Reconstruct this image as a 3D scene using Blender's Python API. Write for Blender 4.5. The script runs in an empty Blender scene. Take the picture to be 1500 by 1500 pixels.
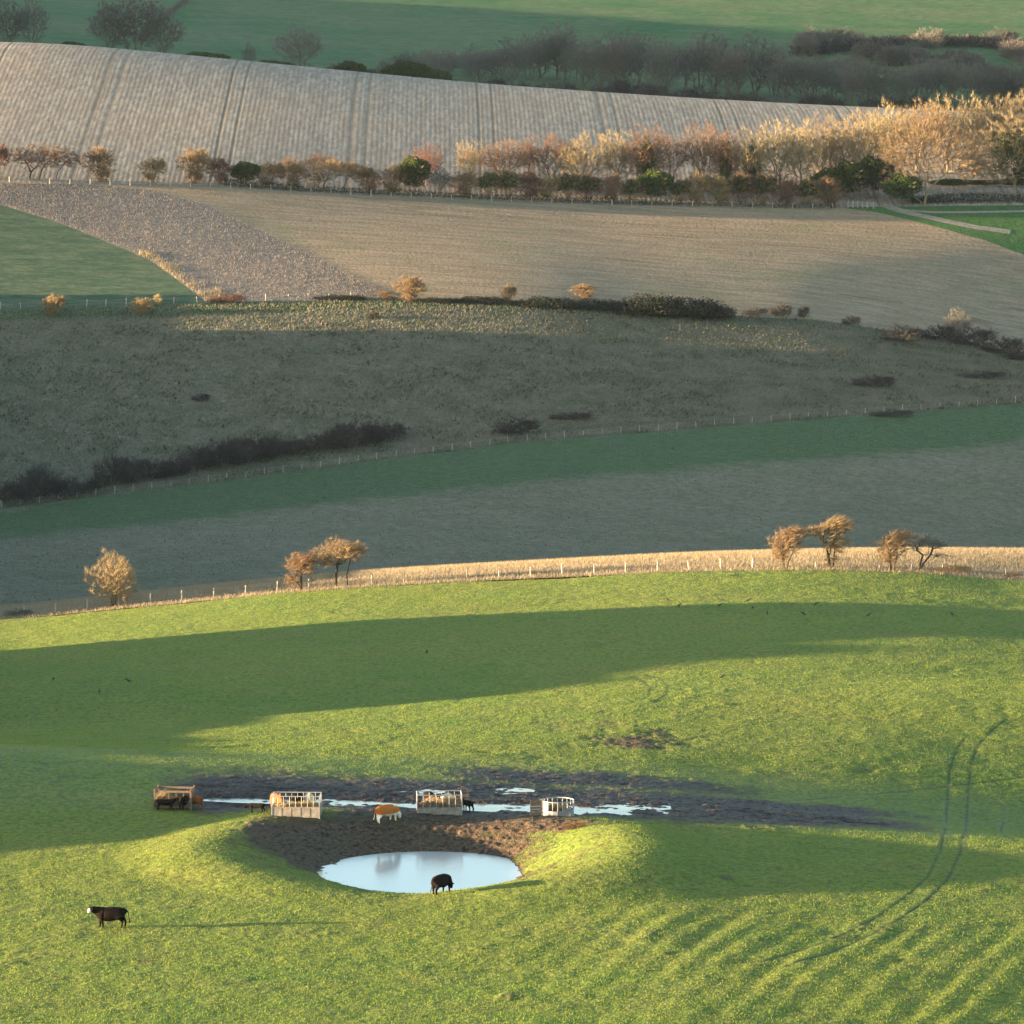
import bpy, math, random
import numpy as np
from mathutils import Vector
R = math.radians
SC = bpy.context.scene
COL = SC.collection
rng = np.random.default_rng(7)

# ------------------------------------------------------------------ camera
ZC, PITCH, F = 57.0, R(5.75), 6000.0
cp, sp = math.cos(PITCH), math.sin(PITCH)
def project(x, y, z):
    dep = y*cp + (ZC-z)*sp
    return 750 + F*x/dep, 750 - F*(y*sp + (z-ZC)*cp)/dep
def dtan(row):                       # tangent of the depression angle of a picture row
    return np.tan(PITCH + np.arctan((np.asarray(row, float)-750)/F))

# ------------------------------------------------------------------ noise
def vnoise(x, y, seed=0):
    xi = np.floor(x).astype(np.int64); yi = np.floor(y).astype(np.int64)
    fx = x-xi; fy = y-yi
    fx = fx*fx*fx*(fx*(fx*6-15)+10); fy = fy*fy*fy*(fy*(fy*6-15)+10)
    def h(a, b):
        n = (a*374761393 + b*668265263 + seed*982451653) & 0xffffffff
        n = ((n ^ (n >> 13))*1274126177) & 0xffffffff
        return ((n ^ (n >> 16)) & 0xffff)/65535.0
    return (h(xi, yi)*(1-fx)+h(xi+1, yi)*fx)*(1-fy) + (h(xi, yi+1)*(1-fx)+h(xi+1, yi+1)*fx)*fy
def fbm(x, y, sc, oct=3, seed=0):
    v = 0; a = 1; t = 0; s = 1.0/sc
    for o in range(oct):
        v = v + a*(vnoise(x*s+17.3*o, y*s-9.1*o, seed+o)-.5); t += a; a *= .5; s *= 2.03
    return v/t*2
def sst(a, b, x):
    t = np.clip((x-a)/(b-a), 0, 1); return t*t*(3-2*t)

# ------------------------------------------------------------------ terrain knots
def curve(pts):
    p = np.array(pts, float); return lambda q: np.interp(q, p[:, 0], p[:, 1])
b1 = curve([(0,910),(125,896),(313,879),(410,869),(541,859),(750,848),(1000,838),(1200,834),(1400,843),(1500,853)])
b2 = curve([(0,898),(313,862),(541,842),(750,829),(1000,813),(1300,804),(1500,804)])
m1 = curve([(0,745),(200,718),(375,697),(560,672),(750,648),(900,635),(1125,617),(1300,604),(1500,590)])
m2 = curve([(0,455),(300,445),(500,440),(600,438),(780,441),(900,452),(1070,463),(1200,470),(1330,488),(1420,500),(1500,522)])
m3 = curve([(0,266),(300,272),(560,286),(750,294),(900,299),(1200,304),(1500,301)])
m4 = curve([(0,150),(375,165),(750,190),(1125,215),(1500,225)])
m5 = curve([(0,60),(100,63),(300,82),(500,102),(700,121),(850,132),(1000,142),(1200,153),(1500,166)])
yl = lambda a, b: (lambda q: a+(b-a)*np.clip(q, -400, 1900)/1500.0)
PXS = np.arange(-800, 2301, 4.0)
def blur1(v, w):
    k = np.exp(-.5*(np.arange(-3*w, 3*w+1)/w)**2); k /= k.sum()
    return np.convolve(np.pad(v, 3*w, mode='edge'), k, 'valid')
def kz(rowf, yf, off=0):
    return blur1(ZC - yf(PXS)*dtan(rowf(PXS)+off), 14)
Y_ = lambda c: (lambda q: np.full(np.shape(q), float(c)))
YM0, YM1, YM2, YM3, YM4, YM5 = yl(615,680), yl(695,758), yl(786,812), yl(872,908), yl(938,960), yl(1015,1025)
zc = kz(b1, Y_(480)); one = np.ones_like(PXS)
zb2 = kz(b2, Y_(540))
KN = [(-400, 40*one), (-150, 58*one), (-30, 54.0*one), (10, 50*one), (50, 37*one), (100, 20*one), (150, 8*one), (190, 2.5*one), (225, .4*one), (260, 0*one),
      (330, .03*zc), (400, .40*zc), (450, .80*zc), (480, zc), (540, zb2), (578, kz(b2, Y_(578))-6), (YM0, kz(b2, YM0, 7)),
      (YM1, kz(m1, YM1)), (YM2, kz(m2, YM2)), (YM3, kz(m3, YM3)), (YM4, kz(m4, YM4)), (YM5, kz(m5, YM5)), (1080, kz(m5, Y_(1080))-9),
      (1150, kz(m5, Y_(1150), 7)), (1500, kz(Y_(-45), Y_(1500))), (2000, 150*one), (2600, 160*one)]
KY = np.array([k[0](PXS) if callable(k[0]) else k[0]*one for k in KN]).T
KZ = np.array([k[1] for k in KN]).T
TY = np.arange(-400, 2601, 1.0)
def pchip(x, y, q):
    h = np.diff(x); d = np.diff(y)/h; m = np.zeros_like(x)
    w1 = 2*h[1:]+h[:-1]; w2 = h[1:]+2*h[:-1]
    with np.errstate(divide='ignore', invalid='ignore'):
        mm = (w1+w2)/(w1/d[:-1]+w2/d[1:])
    m[1:-1] = np.where(d[:-1]*d[1:] > 0, mm, 0); m[0] = d[0]; m[-1] = d[-1]
    i = np.clip(np.searchsorted(x, q)-1, 0, len(x)-2); t = (q-x[i])/h[i]
    return (2*t**3-3*t*t+1)*y[i]+(t**3-2*t*t+t)*h[i]*m[i]+(-2*t**3+3*t*t)*y[i+1]+(t**3-t*t)*h[i]*m[i+1]
TZ = np.array([pchip(KY[i], KZ[i], TY) for i in range(len(PXS))])
kk = np.exp(-.5*(np.arange(-12, 13)/5.0)**2); kk /= kk.sum()          # soften along y
TZ = sum(w*np.roll(TZ, s, axis=1) for w, s in zip(kk, range(-12, 13)))
TZ[:, :15] = 40; TZ[:, -15:] = 160

PX0, PY0 = -6.35, 306.0                  # dew pond centre
WATER = -1.22
def crater(x, y):
    dx = x-PX0; dy = (y-PY0); r = np.hypot(dx, dy)
    a = np.arctan2(dy, dx)
    r = r*(1-.07*np.clip(-np.cos(a), 0, 1)+.035*np.sin(2*a+.6)+.02*np.sin(5*a+1))
    e = np.cos(a-R(-8)); n = np.sin(a)
    rim = .12 + 1.5*np.clip(e, 0, 1)**1.6 - .02*np.clip(n, 0, 1) - .14*np.clip(-n, 0, 1)**2 + .75*np.clip(-e, 0, 1)**1.3
    ri = r*(1-.13*np.clip(n,0,1)**2*np.clip(1-r/16,0,1)*2)
    inner = -1.75 + (rim+1.75)*sst(4.4, 16.0, ri)**.95
    outer = rim*(1-sst(16.0, 16.0+6.5+3*np.clip(e, 0, 1), r))
    return np.where(r < 16.0, inner, outer), r, a
def trackline(pts):
    return pts
def Z(x, y, detail=True):
    x = np.asarray(x, float); y = np.asarray(y, float)
    yy = np.maximum(y, 150.)
    c = 750 + F*x/(yy*cp + 3.5 + np.clip(60-yy*.05, 0, 60)*sp)
    ci = np.clip((c-PXS[0])/4.0, 0, len(PXS)-1.001); yi = np.clip((y-TY[0]), 0, len(TY)-1.001)
    i = ci.astype(int); j = yi.astype(int); fi = ci-i; fj = yi-j
    z = (TZ[i, j]*(1-fi)+TZ[i+1, j]*fi)*(1-fj)+(TZ[i, j+1]*(1-fi)+TZ[i+1, j+1]*fi)*fj
    near = (y < 545)
    w = sst(200, 240, y)*(1-sst(360, 440, y))
    z = z - w*.036*np.clip(x-11, 0, 80)
    z = z + (-.060*np.exp(-((y-341)/17.)**2)+.03*np.exp(-((y-386)/13.)**2))*np.clip(x, -70, 70)*sst(300, 322, y)
    cr, r, a = crater(x, y)
    z = z + np.where(near, cr, 0)
    # old plough ridges running away from the viewer at the lower right
    s = (x*50-y*17)/52.8
    wl = 5.6
    amp = sst(-6, 14, x)*(1-sst(283, 293, y+.1*x))*sst(180, 230, y)
    s2 = s + 1.2*fbm(x, y, 26, 2, 5)
    z = z + amp*(.029*np.sin(2*math.pi*s2/2.3)+.024*np.sin(2*math.pi*s2/6.1+2))*(.35+1.1*vnoise(s/4+3, (x+y)/22, 3))
    return z
def masks(x, y):
    """mud, churn (roughness) masks over the near pasture"""
    cr, r, a = crater(x, y)
    n1 = fbm(x, y, 9, 4, 21); n2 = fbm(x, y, 2.2, 3, 31)
    yc = 330.0 + .02*x
    band = np.exp(-((y-yc-.8)/(8.6))**2)
    wx = sst(-34, -22, x)*(1-sst(18, 44, x))
    mud = band*wx*1.3 + .28*n1 + .16*n2 - .18
    tail = np.exp(-((y-337-.12*(x-20))/3.2)**2)*sst(5, 14, x)*(1-sst(26, 46, x))
    mud = np.maximum(mud, tail*1.0+.3*n1+.25*n2-.15)
    up = np.exp(-((y-343)/(5.0))**2)*sst(-14, -2, x)*(1-sst(14, 30, x))
    mud = np.maximum(mud, up*.7+.3*n1+.2*n2-.12)
    spot = np.exp(-((x-13)/7.5)**2-((y-361)/4.5)**2)
    mud = np.maximum(mud, spot*.8+.4*n1+.4*n2-.2)
    backw = sst(.05, .75, np.sin(a)-.34*np.cos(a))
    fill = sst(10, 14, r)*np.exp(-((x+4)/13.)**4)*sst(311, 317, y)*sst(334, 326, y)
    mud = np.maximum(mud, fill*.9+.35*n1+.4*n2-.15)
    ring = (1-sst(12, 18, r+4*n1))*(.38+.62*backw)
    ring = np.maximum(ring, (1-sst(7.0, 8.6, r+n1)))
    mud = np.maximum(mud, ring*.95+.40*n2+.25*n1-.16)
    return np.clip(mud*1.25, 0, 1), np.clip(ring, 0, 1)*(r < 18)

def unproj(px, row, ymin=232., ymax=1900.):
    px = np.atleast_1d(np.asarray(px, float)); row = np.atleast_1d(np.asarray(row, float))
    ys = np.concatenate([np.arange(ymin, min(ymax, 560.), .25), np.arange(max(ymin, 560.), ymax, .5)])
    out = []
    for a, b in zip(px, row):
        vx = (a-750)/F; vz = -(b-750)/F
        dy = cp + vz*sp; dz = -sp + vz*cp
        t = ys/dy; X = vx*t; ZZ = ZC+dz*t
        k = np.nonzero(Z(X, ys) >= ZZ)[0]
        k = k[0] if len(k) else len(ys)-1
        out.append((X[k], ys[k], float(Z(X[k], ys[k]))))
    return np.array(out)
def at(px, row, ymin=232.): return unproj(px, row, ymin)[0]

# ------------------------------------------------------------------ object helpers
def tag(o, label=None, cat=None, group=None, kind=None):
    if label: o['label'] = label
    if cat: o['category'] = cat
    if group: o['group'] = group
    if kind: o['kind'] = kind
    return o
def empty(name, loc, rz=0, label=None, cat=None, group=None, scale=1):
    o = bpy.data.objects.new(name, None); COL.objects.link(o)
    o.location = loc; o.rotation_euler = (0, 0, rz)
    o.scale = (scale,)*3 if not hasattr(scale, '__len__') else scale
    o.empty_display_size = .3
    return tag(o, label, cat, group)
def fast_mesh(name, v, f, smooth=False):
    """v Nx3, f MxK (all faces with K corners)"""
    me = bpy.data.meshes.new(name); v = np.asarray(v, np.float32); f = np.asarray(f, np.int32)
    M, K = f.shape
    me.vertices.add(len(v)); me.vertices.foreach_set('co', v.ravel())
    me.loops.add(M*K); me.loops.foreach_set('vertex_index', f.ravel())
    me.polygons.add(M); me.polygons.foreach_set('loop_start', np.arange(0, M*K, K, dtype=np.int32))
    me.polygons.foreach_set('use_smooth', np.full(M, smooth))
    me.update(calc_edges=True)
    return me
def link(name, me, mat, parent=None, loc=None):
    o = bpy.data.objects.new(name, me); COL.objects.link(o)
    if mat and not me.materials: me.materials.append(mat)
    if parent: o.parent = parent
    if loc is not None: o.location = loc
    return o
def copy_tree(o, parent=None):
    c = o.copy(); COL.objects.link(c)
    if parent: c.parent = parent
    for ch in o.children: copy_tree(ch, c)
    return c
class MB:
    """collects boxes, tubes and lathes into one mesh"""
    def __init__(s): s.v = []; s.f = []
    def add(s, v, f):
        n = len(s.v); s.v += [tuple(map(float, p)) for p in v]; s.f += [tuple(i+n for i in q) for q in f]
    def box(s, c, d, rz=0, taper=1.0):
        cx, cy, cz = c; a, b, h = [k/2 for k in d]; co, si = math.cos(rz), math.sin(rz); P = []
        for z in (-h, h):
            k = taper if z > 0 else 1
            for x, y in ((-a, -b), (a, -b), (a, b), (-a, b)):
                x *= k; y *= k
                P.append((cx+x*co-y*si, cy+x*si+y*co, cz+z))
        s.add(P, [(3,2,1,0),(4,5,6,7),(0,1,5,4),(1,2,6,5),(2,3,7,6),(3,0,4,7)])
    def tube(s, p0, p1, r0, r1=None, n=6):
        r1 = r0 if r1 is None else r1
        p0 = Vector(p0); p1 = Vector(p1); d = (p1-p0).normalized()
        u = d.orthogonal().normalized(); w = d.cross(u); P = []
        for p, r in ((p0, r0), (p1, r1)):
            for k in range(n):
                a = 2*math.pi*k/n; P.append(p+u*math.cos(a)*r+w*math.sin(a)*r)
        s.add(P, [(k, (k+1) % n, n+(k+1) % n, n+k) for k in range(n)]+[tuple(range(n))[::-1], tuple(range(n, 2*n))])
    def build(s, name, mat, parent=None, loc=None, smooth=False):
        me = bpy.data.meshes.new(name); me.from_pydata(s.v, [], s.f); me.update()
        if smooth: me.polygons.foreach_set('use_smooth', np.full(len(me.polygons), True))
        return link(name, me, mat, parent, loc)

# ------------------------------------------------------------------ materials
class NT:
    def __init__(s, name):
        s.m = bpy.data.materials.new(name); s.m.use_nodes = True; s.t = s.m.node_tree; s.t.nodes.clear()
        s.out = s.n('ShaderNodeOutputMaterial')
    def n(s, typ, props=None, **inp):
        nd = s.t.nodes.new(typ)
        for k, v in (props or {}).items(): setattr(nd, k, v)
        for k, v in inp.items():
            key = int(k[1:]) if k[0] == 'i' and k[1:].isdigit() else k.replace('_', ' ')
            s.put(nd.inputs[key], v)
        return nd
    def put(s, sock, v):
        if isinstance(v, bpy.types.NodeSocket): s.t.links.new(v, sock)
        elif isinstance(v, bpy.types.Node): s.t.links.new(v.outputs[0], sock)
        else:
            if sock.type == 'RGBA' and len(v) == 3: v = (*v, 1)
            sock.default_value = v
    def math(s, op, a, b=0.0, c=0.0, clamp=False): return s.n('ShaderNodeMath', {'operation': op, 'use_clamp': clamp}, i0=a, i1=b, i2=c).outputs[0]
    def mix(s, f, a, b):
        nd = s.t.nodes.new('ShaderNodeMix'); nd.data_type = 'RGBA'
        s.put(nd.inputs[0], f); s.put(nd.inputs[6], a); s.put(nd.inputs[7], b); return nd.outputs[2]
    def ramp(s, f, a, b): return s.n('ShaderNodeMapRange', {'clamp': True, 'interpolation_type': 'SMOOTHSTEP'}, i0=f, i1=a, i2=b).outputs[0]
    def pos(s, scale=(1, 1, 1), rot=(0, 0, 0)):
        g = s.n('ShaderNodeTexCoord').outputs['Object']
        return s.n('ShaderNodeMapping', i0=g, i2=rot, i3=scale).outputs[0]
    def noise(s, sc, det=3, rough=.55, vec=None, dist=0):
        return s.n('ShaderNodeTexNoise', i0=vec if vec is not None else s.pos(), Scale=sc, Detail=det, Roughness=rough, Distortion=dist).outputs[0]
    def attr(s, name): return s.n('ShaderNodeAttribute', {'attribute_name': name}).outputs['Fac']
    def bsdf(s, col, rough=.9, normal=None, spec=.15, **k):
        b = s.n('ShaderNodeBsdfPrincipled', Base_Color=col, Roughness=rough, **k)
        b.inputs['Specular IOR Level'].default_value = spec
        if normal is not None: s.put(b.inputs['Normal'], normal)
        s.t.links.new(b.outputs[0], s.out.inputs[0]); return b
    def bump(s, h, dist, strength=1.0, normal=None):
        b = s.n('ShaderNodeBump', Strength=strength, Distance=dist, Height=h)
        if normal is not None: s.put(b.inputs['Normal'], normal)
        return b.outputs[0]

def grass_ground(name, ca, cb, cc, big=30, mid=4, fine=.5, bumpd=.12, stretch=(1, 1, 1), rot=0, lush=None):
    t = NT(name); v = t.pos(stretch, (0, 0, rot))
    nb = t.ramp(t.noise(1/big, 4, .6, v), .35, .65); nm = t.ramp(t.noise(1/mid, 4, .65, v), .35, .68)
    nf = t.noise(1/fine, 4, .7, v)
    c = t.mix(nb, ca, cb); c = t.mix(t.math('MULTIPLY', nm, .65), c, cc)
    if lush: c = t.mix(t.ramp(t.math('ADD', t.attr('lush'), t.math('MULTIPLY', t.math('SUBTRACT', t.noise(1/3, 4, .65, v), .5), .9)), .25, .75), c, lush)
    c = t.mix(t.ramp(nf, .3, .75), t.mix(.45, c, (0.01, .012, .006)), c)
    h = t.math('ADD', t.math('MULTIPLY', nf, .6), t.math('MULTIPLY', t.noise(1/(fine*3.5), 3, .6, v), .9))
    t.bsdf(c, .95, t.bump(h, bumpd), .05)
    return t.m

def mat_pasture():
    t = NT('pasture_grass')
    v = t.pos()
    mud = t.attr('mud'); trk = t.attr('track')
    nb = t.ramp(t.noise(1/45, 4, .6), .35, .65); nm = t.ramp(t.noise(1/5, 5, .65), .35, .7); nf = t.noise(1/.45, 4, .72)
    c = t.mix(nb, (.098, .158, .024), (.148, .180, .028))
    st = t.ramp(t.noise(1/6, 4, .65, t.pos((.35, 1, 1))), .42, .66); c = t.mix(t.math('MULTIPLY', st, .35), c, (.165,.150,.045))
    c = t.mix(t.math('MULTIPLY', nm, .5), c, (.180, .190, .038))
    c = t.mix(t.ramp(nf, .36, .62), t.mix(.62, c, (.015, .03, .008)), c)
    v2 = t.ramp(t.noise(1/.9, 4, .7), .56, .74)
    c = t.mix(t.math('MULTIPLY', v2, .45), c, (.13, .085, .035))
    c = t.mix(t.math('MULTIPLY', trk, .6), c, (.03, .035, .014))
    nmud = t.noise(1/.35, 4, .7)
    cm = t.mix(t.ramp(nmud, .35, .7), (.022, .015, .010), (.135, .088, .050))
    cm = t.mix(t.ramp(t.noise(1/1.3, 3, .6), .45, .7), cm, (.07, .055, .03))
    mm = t.math('ADD', mud, t.math('MULTIPLY', t.math('SUBTRACT', t.noise(1/.7, 5, .78), .5), 1.3))
    bog = t.attr('bog'); cm = t.mix(bog, cm, t.mix(t.ramp(nmud, .35, .7), (.016,.012,.009), (.070,.048,.034)))
    mf = t.ramp(mm, .18, .78)
    c = t.mix(mf, c, cm)
    h = t.math('ADD', t.math('MULTIPLY', nf, .5), t.math('MULTIPLY', t.noise(1/1.4, 3, .6), 1.0))
    h = t.math('ADD', h, t.math('MULTIPLY', t.math('MULTIPLY', nmud, mf), 1.2))
    ro = t.math('SUBTRACT', t.math('SUBTRACT', .95, t.math('MULTIPLY', mf, .15)), t.math('MULTIPLY', bog, .25))
    t.bsdf(c, ro, t.bump(h, .20), .12)
    return t.m

def mat_leafy(name, ca, cb, trans=.4, sc=3.0, rand=.35):
    t = NT(name)
    r = t.n('ShaderNodeObjectInfo').outputs['Random']
    n = t.noise(sc, 3, .6)
    c = t.mix(t.ramp(n, .35, .65), ca, cb)
    hsv = t.n('ShaderNodeHueSaturation', Color=c, Value=t.math('ADD', 1-rand/2, t.math('MULTIPLY', r, rand)), Hue=t.math('ADD', .485, t.math('MULTIPLY', r, .03)))
    c = hsv.outputs[0]
    d = t.n('ShaderNodeBsdfDiffuse', Color=c); tr = t.n('ShaderNodeBsdfTranslucent', Color=c)
    m = t.n('ShaderNodeMixShader', i0=trans, i1=d.outputs[0], i2=tr.outputs[0])
    t.t.links.new(m.outputs[0], t.out.inputs[0])
    return t.m
def mat_plain(name, ca, cb, rough=.8, sc=4, metal=0, bump=.01, spec=.3, stretch=(1, 1, 1)):
    t = NT(name); v = t.pos(stretch); n = t.noise(sc, 4, .65, v)
    b = t.bsdf(t.mix(t.ramp(n, .35, .68), ca, cb), rough, t.bump(n, bump), spec)
    b.inputs['Metallic'].default_value = metal
    return t.m
M = {}
M['pasture'] = mat_pasture()
M['tan'] = grass_ground('dry_grass', (.25,.20,.12), (.21,.17,.105), (.17,.14,.09), 20, 3, .4, .2)
M['meadow'] = grass_ground('lower_meadow', (.150,.150,.092), (.180,.165,.110), (.215,.185,.125), 22, 5, .8, .16, (.55, 1.5, 1), .25, (.078,.122,.055))
M['rough'] = grass_ground('rough_slope', (.150,.148,.092), (.180,.162,.108), (.235,.200,.135), 26, 5, .9, .35, lush=(.045,.110,.036))
M['crop'] = grass_ground('green_crop', (.048,.090,.048), (.060,.100,.055), (.13,.15,.085), 30, 4, .9, .16, (.5, 1.6, 1), .1)
M['stub'] = grass_ground('grey_stubble', (.19,.155,.125), (.16,.14,.12), (.23,.185,.14), 16, 3, .8, .3)
M['farg'] = grass_ground('far_pasture', (.045,.125,.042), (.095,.145,.060), (.13,.15,.075), 90, 14, 2.4, .3, (.7, 1.4, 1), .15)
M['gfield'] = grass_ground('green_field', (.040,.120,.030), (.060,.140,.035), (.10,.13,.05), 25, 4, .8, .1)

def mat_brown():
    t = NT('brown_field'); v = t.pos((.10, 1.0, 1), (0, 0, -.33)); w = t.pos()
    lines = t.noise(1/1.6, 3, .6, v); big = t.ramp(t.noise(1/45, 3, .6), .35, .65); f = t.noise(1/.8, 3, .7, w)
    c = t.mix(big, (.225,.160,.095), (.195,.150,.092)); c = t.mix(t.ramp(lines, .40, .62), c, (.275,.20,.125))
    c = t.mix(t.math('MULTIPLY', t.ramp(t.noise(1/7, 3, .6, v), .60, .70), .6), c, (.12,.09,.05))
    c = t.mix(t.math('MULTIPLY', t.ramp(t.noise(1/18, 4, .6, w), .52, .72), .45), c, (.15,.165,.075))
    c = t.mix(t.ramp(f, .3, .6), t.mix(.35, c, (.06,.045,.03)), c)
    t.bsdf(c, .95, t.bump(t.math('ADD', lines, f), .12), .05); return t.m
M['brown'] = mat_brown()
def mat_striped():
    t = NT('striped_field'); w = t.pos()
    sx = t.n('ShaderNodeSeparateXYZ', i0=w).outputs
    wob = t.math('MULTIPLY', t.math('SUBTRACT', t.noise(1/25, 2, .5), .5), .35)
    s = t.math('ADD', t.math('ADD', sx[0], t.math('MULTIPLY', sx[1], .018)), wob)
    def wave(per, ph=0): return t.math('MULTIPLY', t.math('ADD', t.math('SINE', t.math('MULTIPLY', t.math('ADD', s, ph), 2*math.pi/per)), 1), .5)
    fine = wave(1.1); med = wave(7.3)
    f = t.noise(1/1.1, 4, .7); sv = t.noise(1/1.0, 3, .6, t.pos((1, .07, 1), (0, 0, -.018)))
    c = t.mix(t.ramp(t.noise(1/40, 3, .6), .35, .65), (.245,.195,.140), (.210,.180,.145))
    c = t.mix(t.ramp(sv, .42, .60), c, (.33,.27,.20)); c = t.mix(t.math('MULTIPLY', t.ramp(t.noise(1/2.6, 3, .6, t.pos((1, .03, 1), (0, 0, -.018))), .5, .6), .4), c, (.22,.16,.11))
    c = t.mix(t.math('MULTIPLY', t.math('MULTIPLY', fine, t.noise(1/5, 3, .6)), .5), c, (.15,.115,.08)); c = t.mix(t.math('MULTIPLY', med, .14), c, (.15,.11,.08))
    c = t.mix(t.math('MULTIPLY', t.ramp(f, .58, .72), .5), c, (.11,.085,.06))
    # tramlines, pairs 29 m apart
    q = t.math('PINGPONG', t.math('SUBTRACT', s, -18.0+.02), 14.6)     # distance to the nearest pair centre
    tr = t.math('SUBTRACT', 1.0, t.ramp(t.math('ABSOLUTE', t.math('SUBTRACT', q, 1.7)), .15, .55))
    tr = t.math('MULTIPLY', tr, t.math('ADD', .25, t.math('MULTIPLY', f, .5)), 0, True)
    c = t.mix(tr, c, (.085,.075,.055))
    h = t.math('SUBTRACT', t.math('ADD', t.math('MULTIPLY', fine, .22), f), tr)
    t.bsdf(c, .95, t.bump(h, .055), .05); return t.m
M['striped'] = mat_striped()

M['twig_gold'] = mat_leafy('golden_twigs', (.27,.185,.095), (.18,.125,.07), .25, 1.2)
M['twig_red'] = mat_leafy('reddish_twigs', (.200,.115,.075), (.16,.10,.065), .25, .8)
M['twig_pale'] = mat_leafy('pale_twigs', (.31,.235,.125), (.21,.165,.10), .25, .8)
M['twig_grey'] = mat_leafy('grey_twigs', (.115,.105,.092), (.15,.132,.115), .15, .5)
M['twig_dark'] = mat_leafy('dark_twigs', (.055,.048,.044), (.085,.073,.062), .15, .5)
M['twig_haw'] = mat_leafy('hawthorn_twigs', (.190,.132,.070), (.27,.195,.105), .25, 1.5)
M['ivy'] = mat_leafy('ivy_leaves', (.030,.055,.016), (.070,.085,.024), .2, 1.5)
M['conifer'] = mat_leafy('dark_evergreen', (.012,.026,.018), (.022,.040,.026), .15, 1.0)
M['bramble'] = mat_leafy('bramble', (.018,.028,.016), (.035,.038,.024), .2, 1.0)
M['bark'] = mat_plain('bark', (.10,.075,.05), (.17,.13,.085), .95, 5, 0, .03, .05)
M['bark_dark'] = mat_plain('dark_bark', (.035,.027,.02), (.075,.058,.042), .95, 5, 0, .03, .05)
M['bark_pale'] = mat_plain('pale_bark', (.20,.155,.10), (.30,.24,.15), .95, 4, 0, .03, .05)
M['wood'] = mat_plain('weathered_post', (.30,.26,.21), (.42,.37,.30), .9, 6, 0, .01, .1)
M['wire'] = mat_plain('fence_wire', (.25,.24,.22), (.32,.30,.28), .6, 3, .6, .002)
M['gblade'] = mat_leafy('grass_blades', (.150,.205,.026), (.200,.228,.034), .45, .28, 0)
M['tblade'] = mat_leafy('dry_blades', (.30,.245,.15), (.22,.18,.115), .35, .5, 0)
M['rblade'] = mat_leafy('rough_blades', (.150,.150,.095), (.21,.185,.13), .35, .2, 0)
M['rblade2'] = mat_leafy('dead_stems', (.075,.078,.050), (.110,.092,.065), .3, .2, 0)
M['sblade'] = mat_leafy('stubble_blades', (.21,.180,.150), (.16,.140,.120), .3, .3, 0)
M['steel'] = mat_plain('galvanised_steel', (.26,.26,.25), (.40,.40,.38), .5, 3, .35, .004)
M['panel'] = mat_plain('muddy_steel_panel', (.20,.16,.12), (.30,.27,.23), .7, 2.2, .1, .01)
M['board'] = mat_plain('weathered_boards', (.12,.085,.06), (.20,.145,.10), .9, 3, 0, .02, .1, (1, 1, 6))
M['white'] = mat_plain('pale_painted_sheet', (.15,.15,.145), (.26,.255,.245), .6, 2, 0, .004)
M['hay'] = mat_leafy('hay', (.34,.26,.15), (.24,.18,.10), .2, 6, 0)
M['hoof'] = mat_plain('horn', (.03,.025,.02), (.06,.05,.04), .6, 8)
M['crow'] = mat_plain('black_feathers', (.006,.006,.008), (.014,.013,.015), .5, 20, 0, .002)

# ------------------------------------------------------------------ terrain meshes
def colgrid(step):
    inner = np.arange(-160, 1661, step)
    l = -160-np.cumsum(np.geomspace(step*2, 260, 26))[::-1]; r = 1660+np.cumsum(np.geomspace(step*2, 260, 26))
    return np.concatenate([l, inner, r])
def xcol(px, y): return (px-750)/F*(np.maximum(y, 150.)*cp + 3.5 + np.clip(60-np.maximum(y, 150.)*.05, 0, 60)*sp)
def colof(x, y): return 750+F*x/(np.maximum(y, 150)*cp+3.5+np.clip(60-np.maximum(y, 150)*.05, 0, 60)*sp)
def grid(name, mat, ya, yb, ny, step, disp=None, attrs=None, ys=None):
    px = colgrid(step); a = ya(px); b = yb(px)
    t = np.linspace(0, 1, ny) if ys is None else ys
    Yg = a[:, None]+(b-a)[:, None]*t[None, :]
    Xg = xcol(px[:, None], Yg)
    Zg = Z(Xg, Yg)
    if disp is not None: Zg = Zg+disp(Xg, Yg)
    nc, nr = Yg.shape
    idx = np.arange(nc*nr).reshape(nc, nr)
    f = np.stack([idx[:-1, :-1], idx[1:, :-1], idx[1:, 1:], idx[:-1, 1:]], -1).reshape(-1, 4)
    keep = ((b-a)[:-1]+(b-a)[1:] > .05); f = f.reshape(nc-1, nr-1, 4)[keep].reshape(-1, 4)
    me = fast_mesh(name, np.stack([Xg, Yg, Zg], -1).reshape(-1, 3), f, True)
    if attrs:
        for k, fn in attrs.items():
            at_ = me.attributes.new(k, 'FLOAT', 'POINT'); at_.data.foreach_set('value', np.asarray(fn(Xg, Yg), np.float32).ravel())
    o = link(name, me, mat); o['kind'] = 'structure'
    return o
def bcurve(pts, ymin=600.):
    p = np.array(pts, float); w = unproj(p[:, 0], p[:, 1], ymin)
    cc = 750+F*w[:, 0]/(w[:, 1]*cp+3.5+np.clip(60-w[:, 1]*.05, 0, 60)*sp)
    o = np.argsort(cc); xs = np.concatenate([[-20000], cc[o], [20000]]); ys = np.concatenate([[w[o[0], 1]], w[o, 1], [w[o[-1], 1]]])
    return lambda q: np.interp(q, xs, ys)
q = np.arange(0, 1501, 50.)
B0, B1, B2 = Y_(205), Y_(480), Y_(541)
B3 = bcurve([(a, m1(a)) for a in q]); B4 = bcurve([(a, m2(a)) for a in q]); B8 = bcurve([(a, m3(a)) for a in q]); B9 = Y_(1030)
f5 = curve([(-200,235),(0,300),(80,325),(150,352),(220,382),(262,412),(305,446)]); f6 = curve([(-200,262),(0,268.5),(120,270),(230,280),(300,300),(400,347),(500,397),(590,440)])
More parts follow.
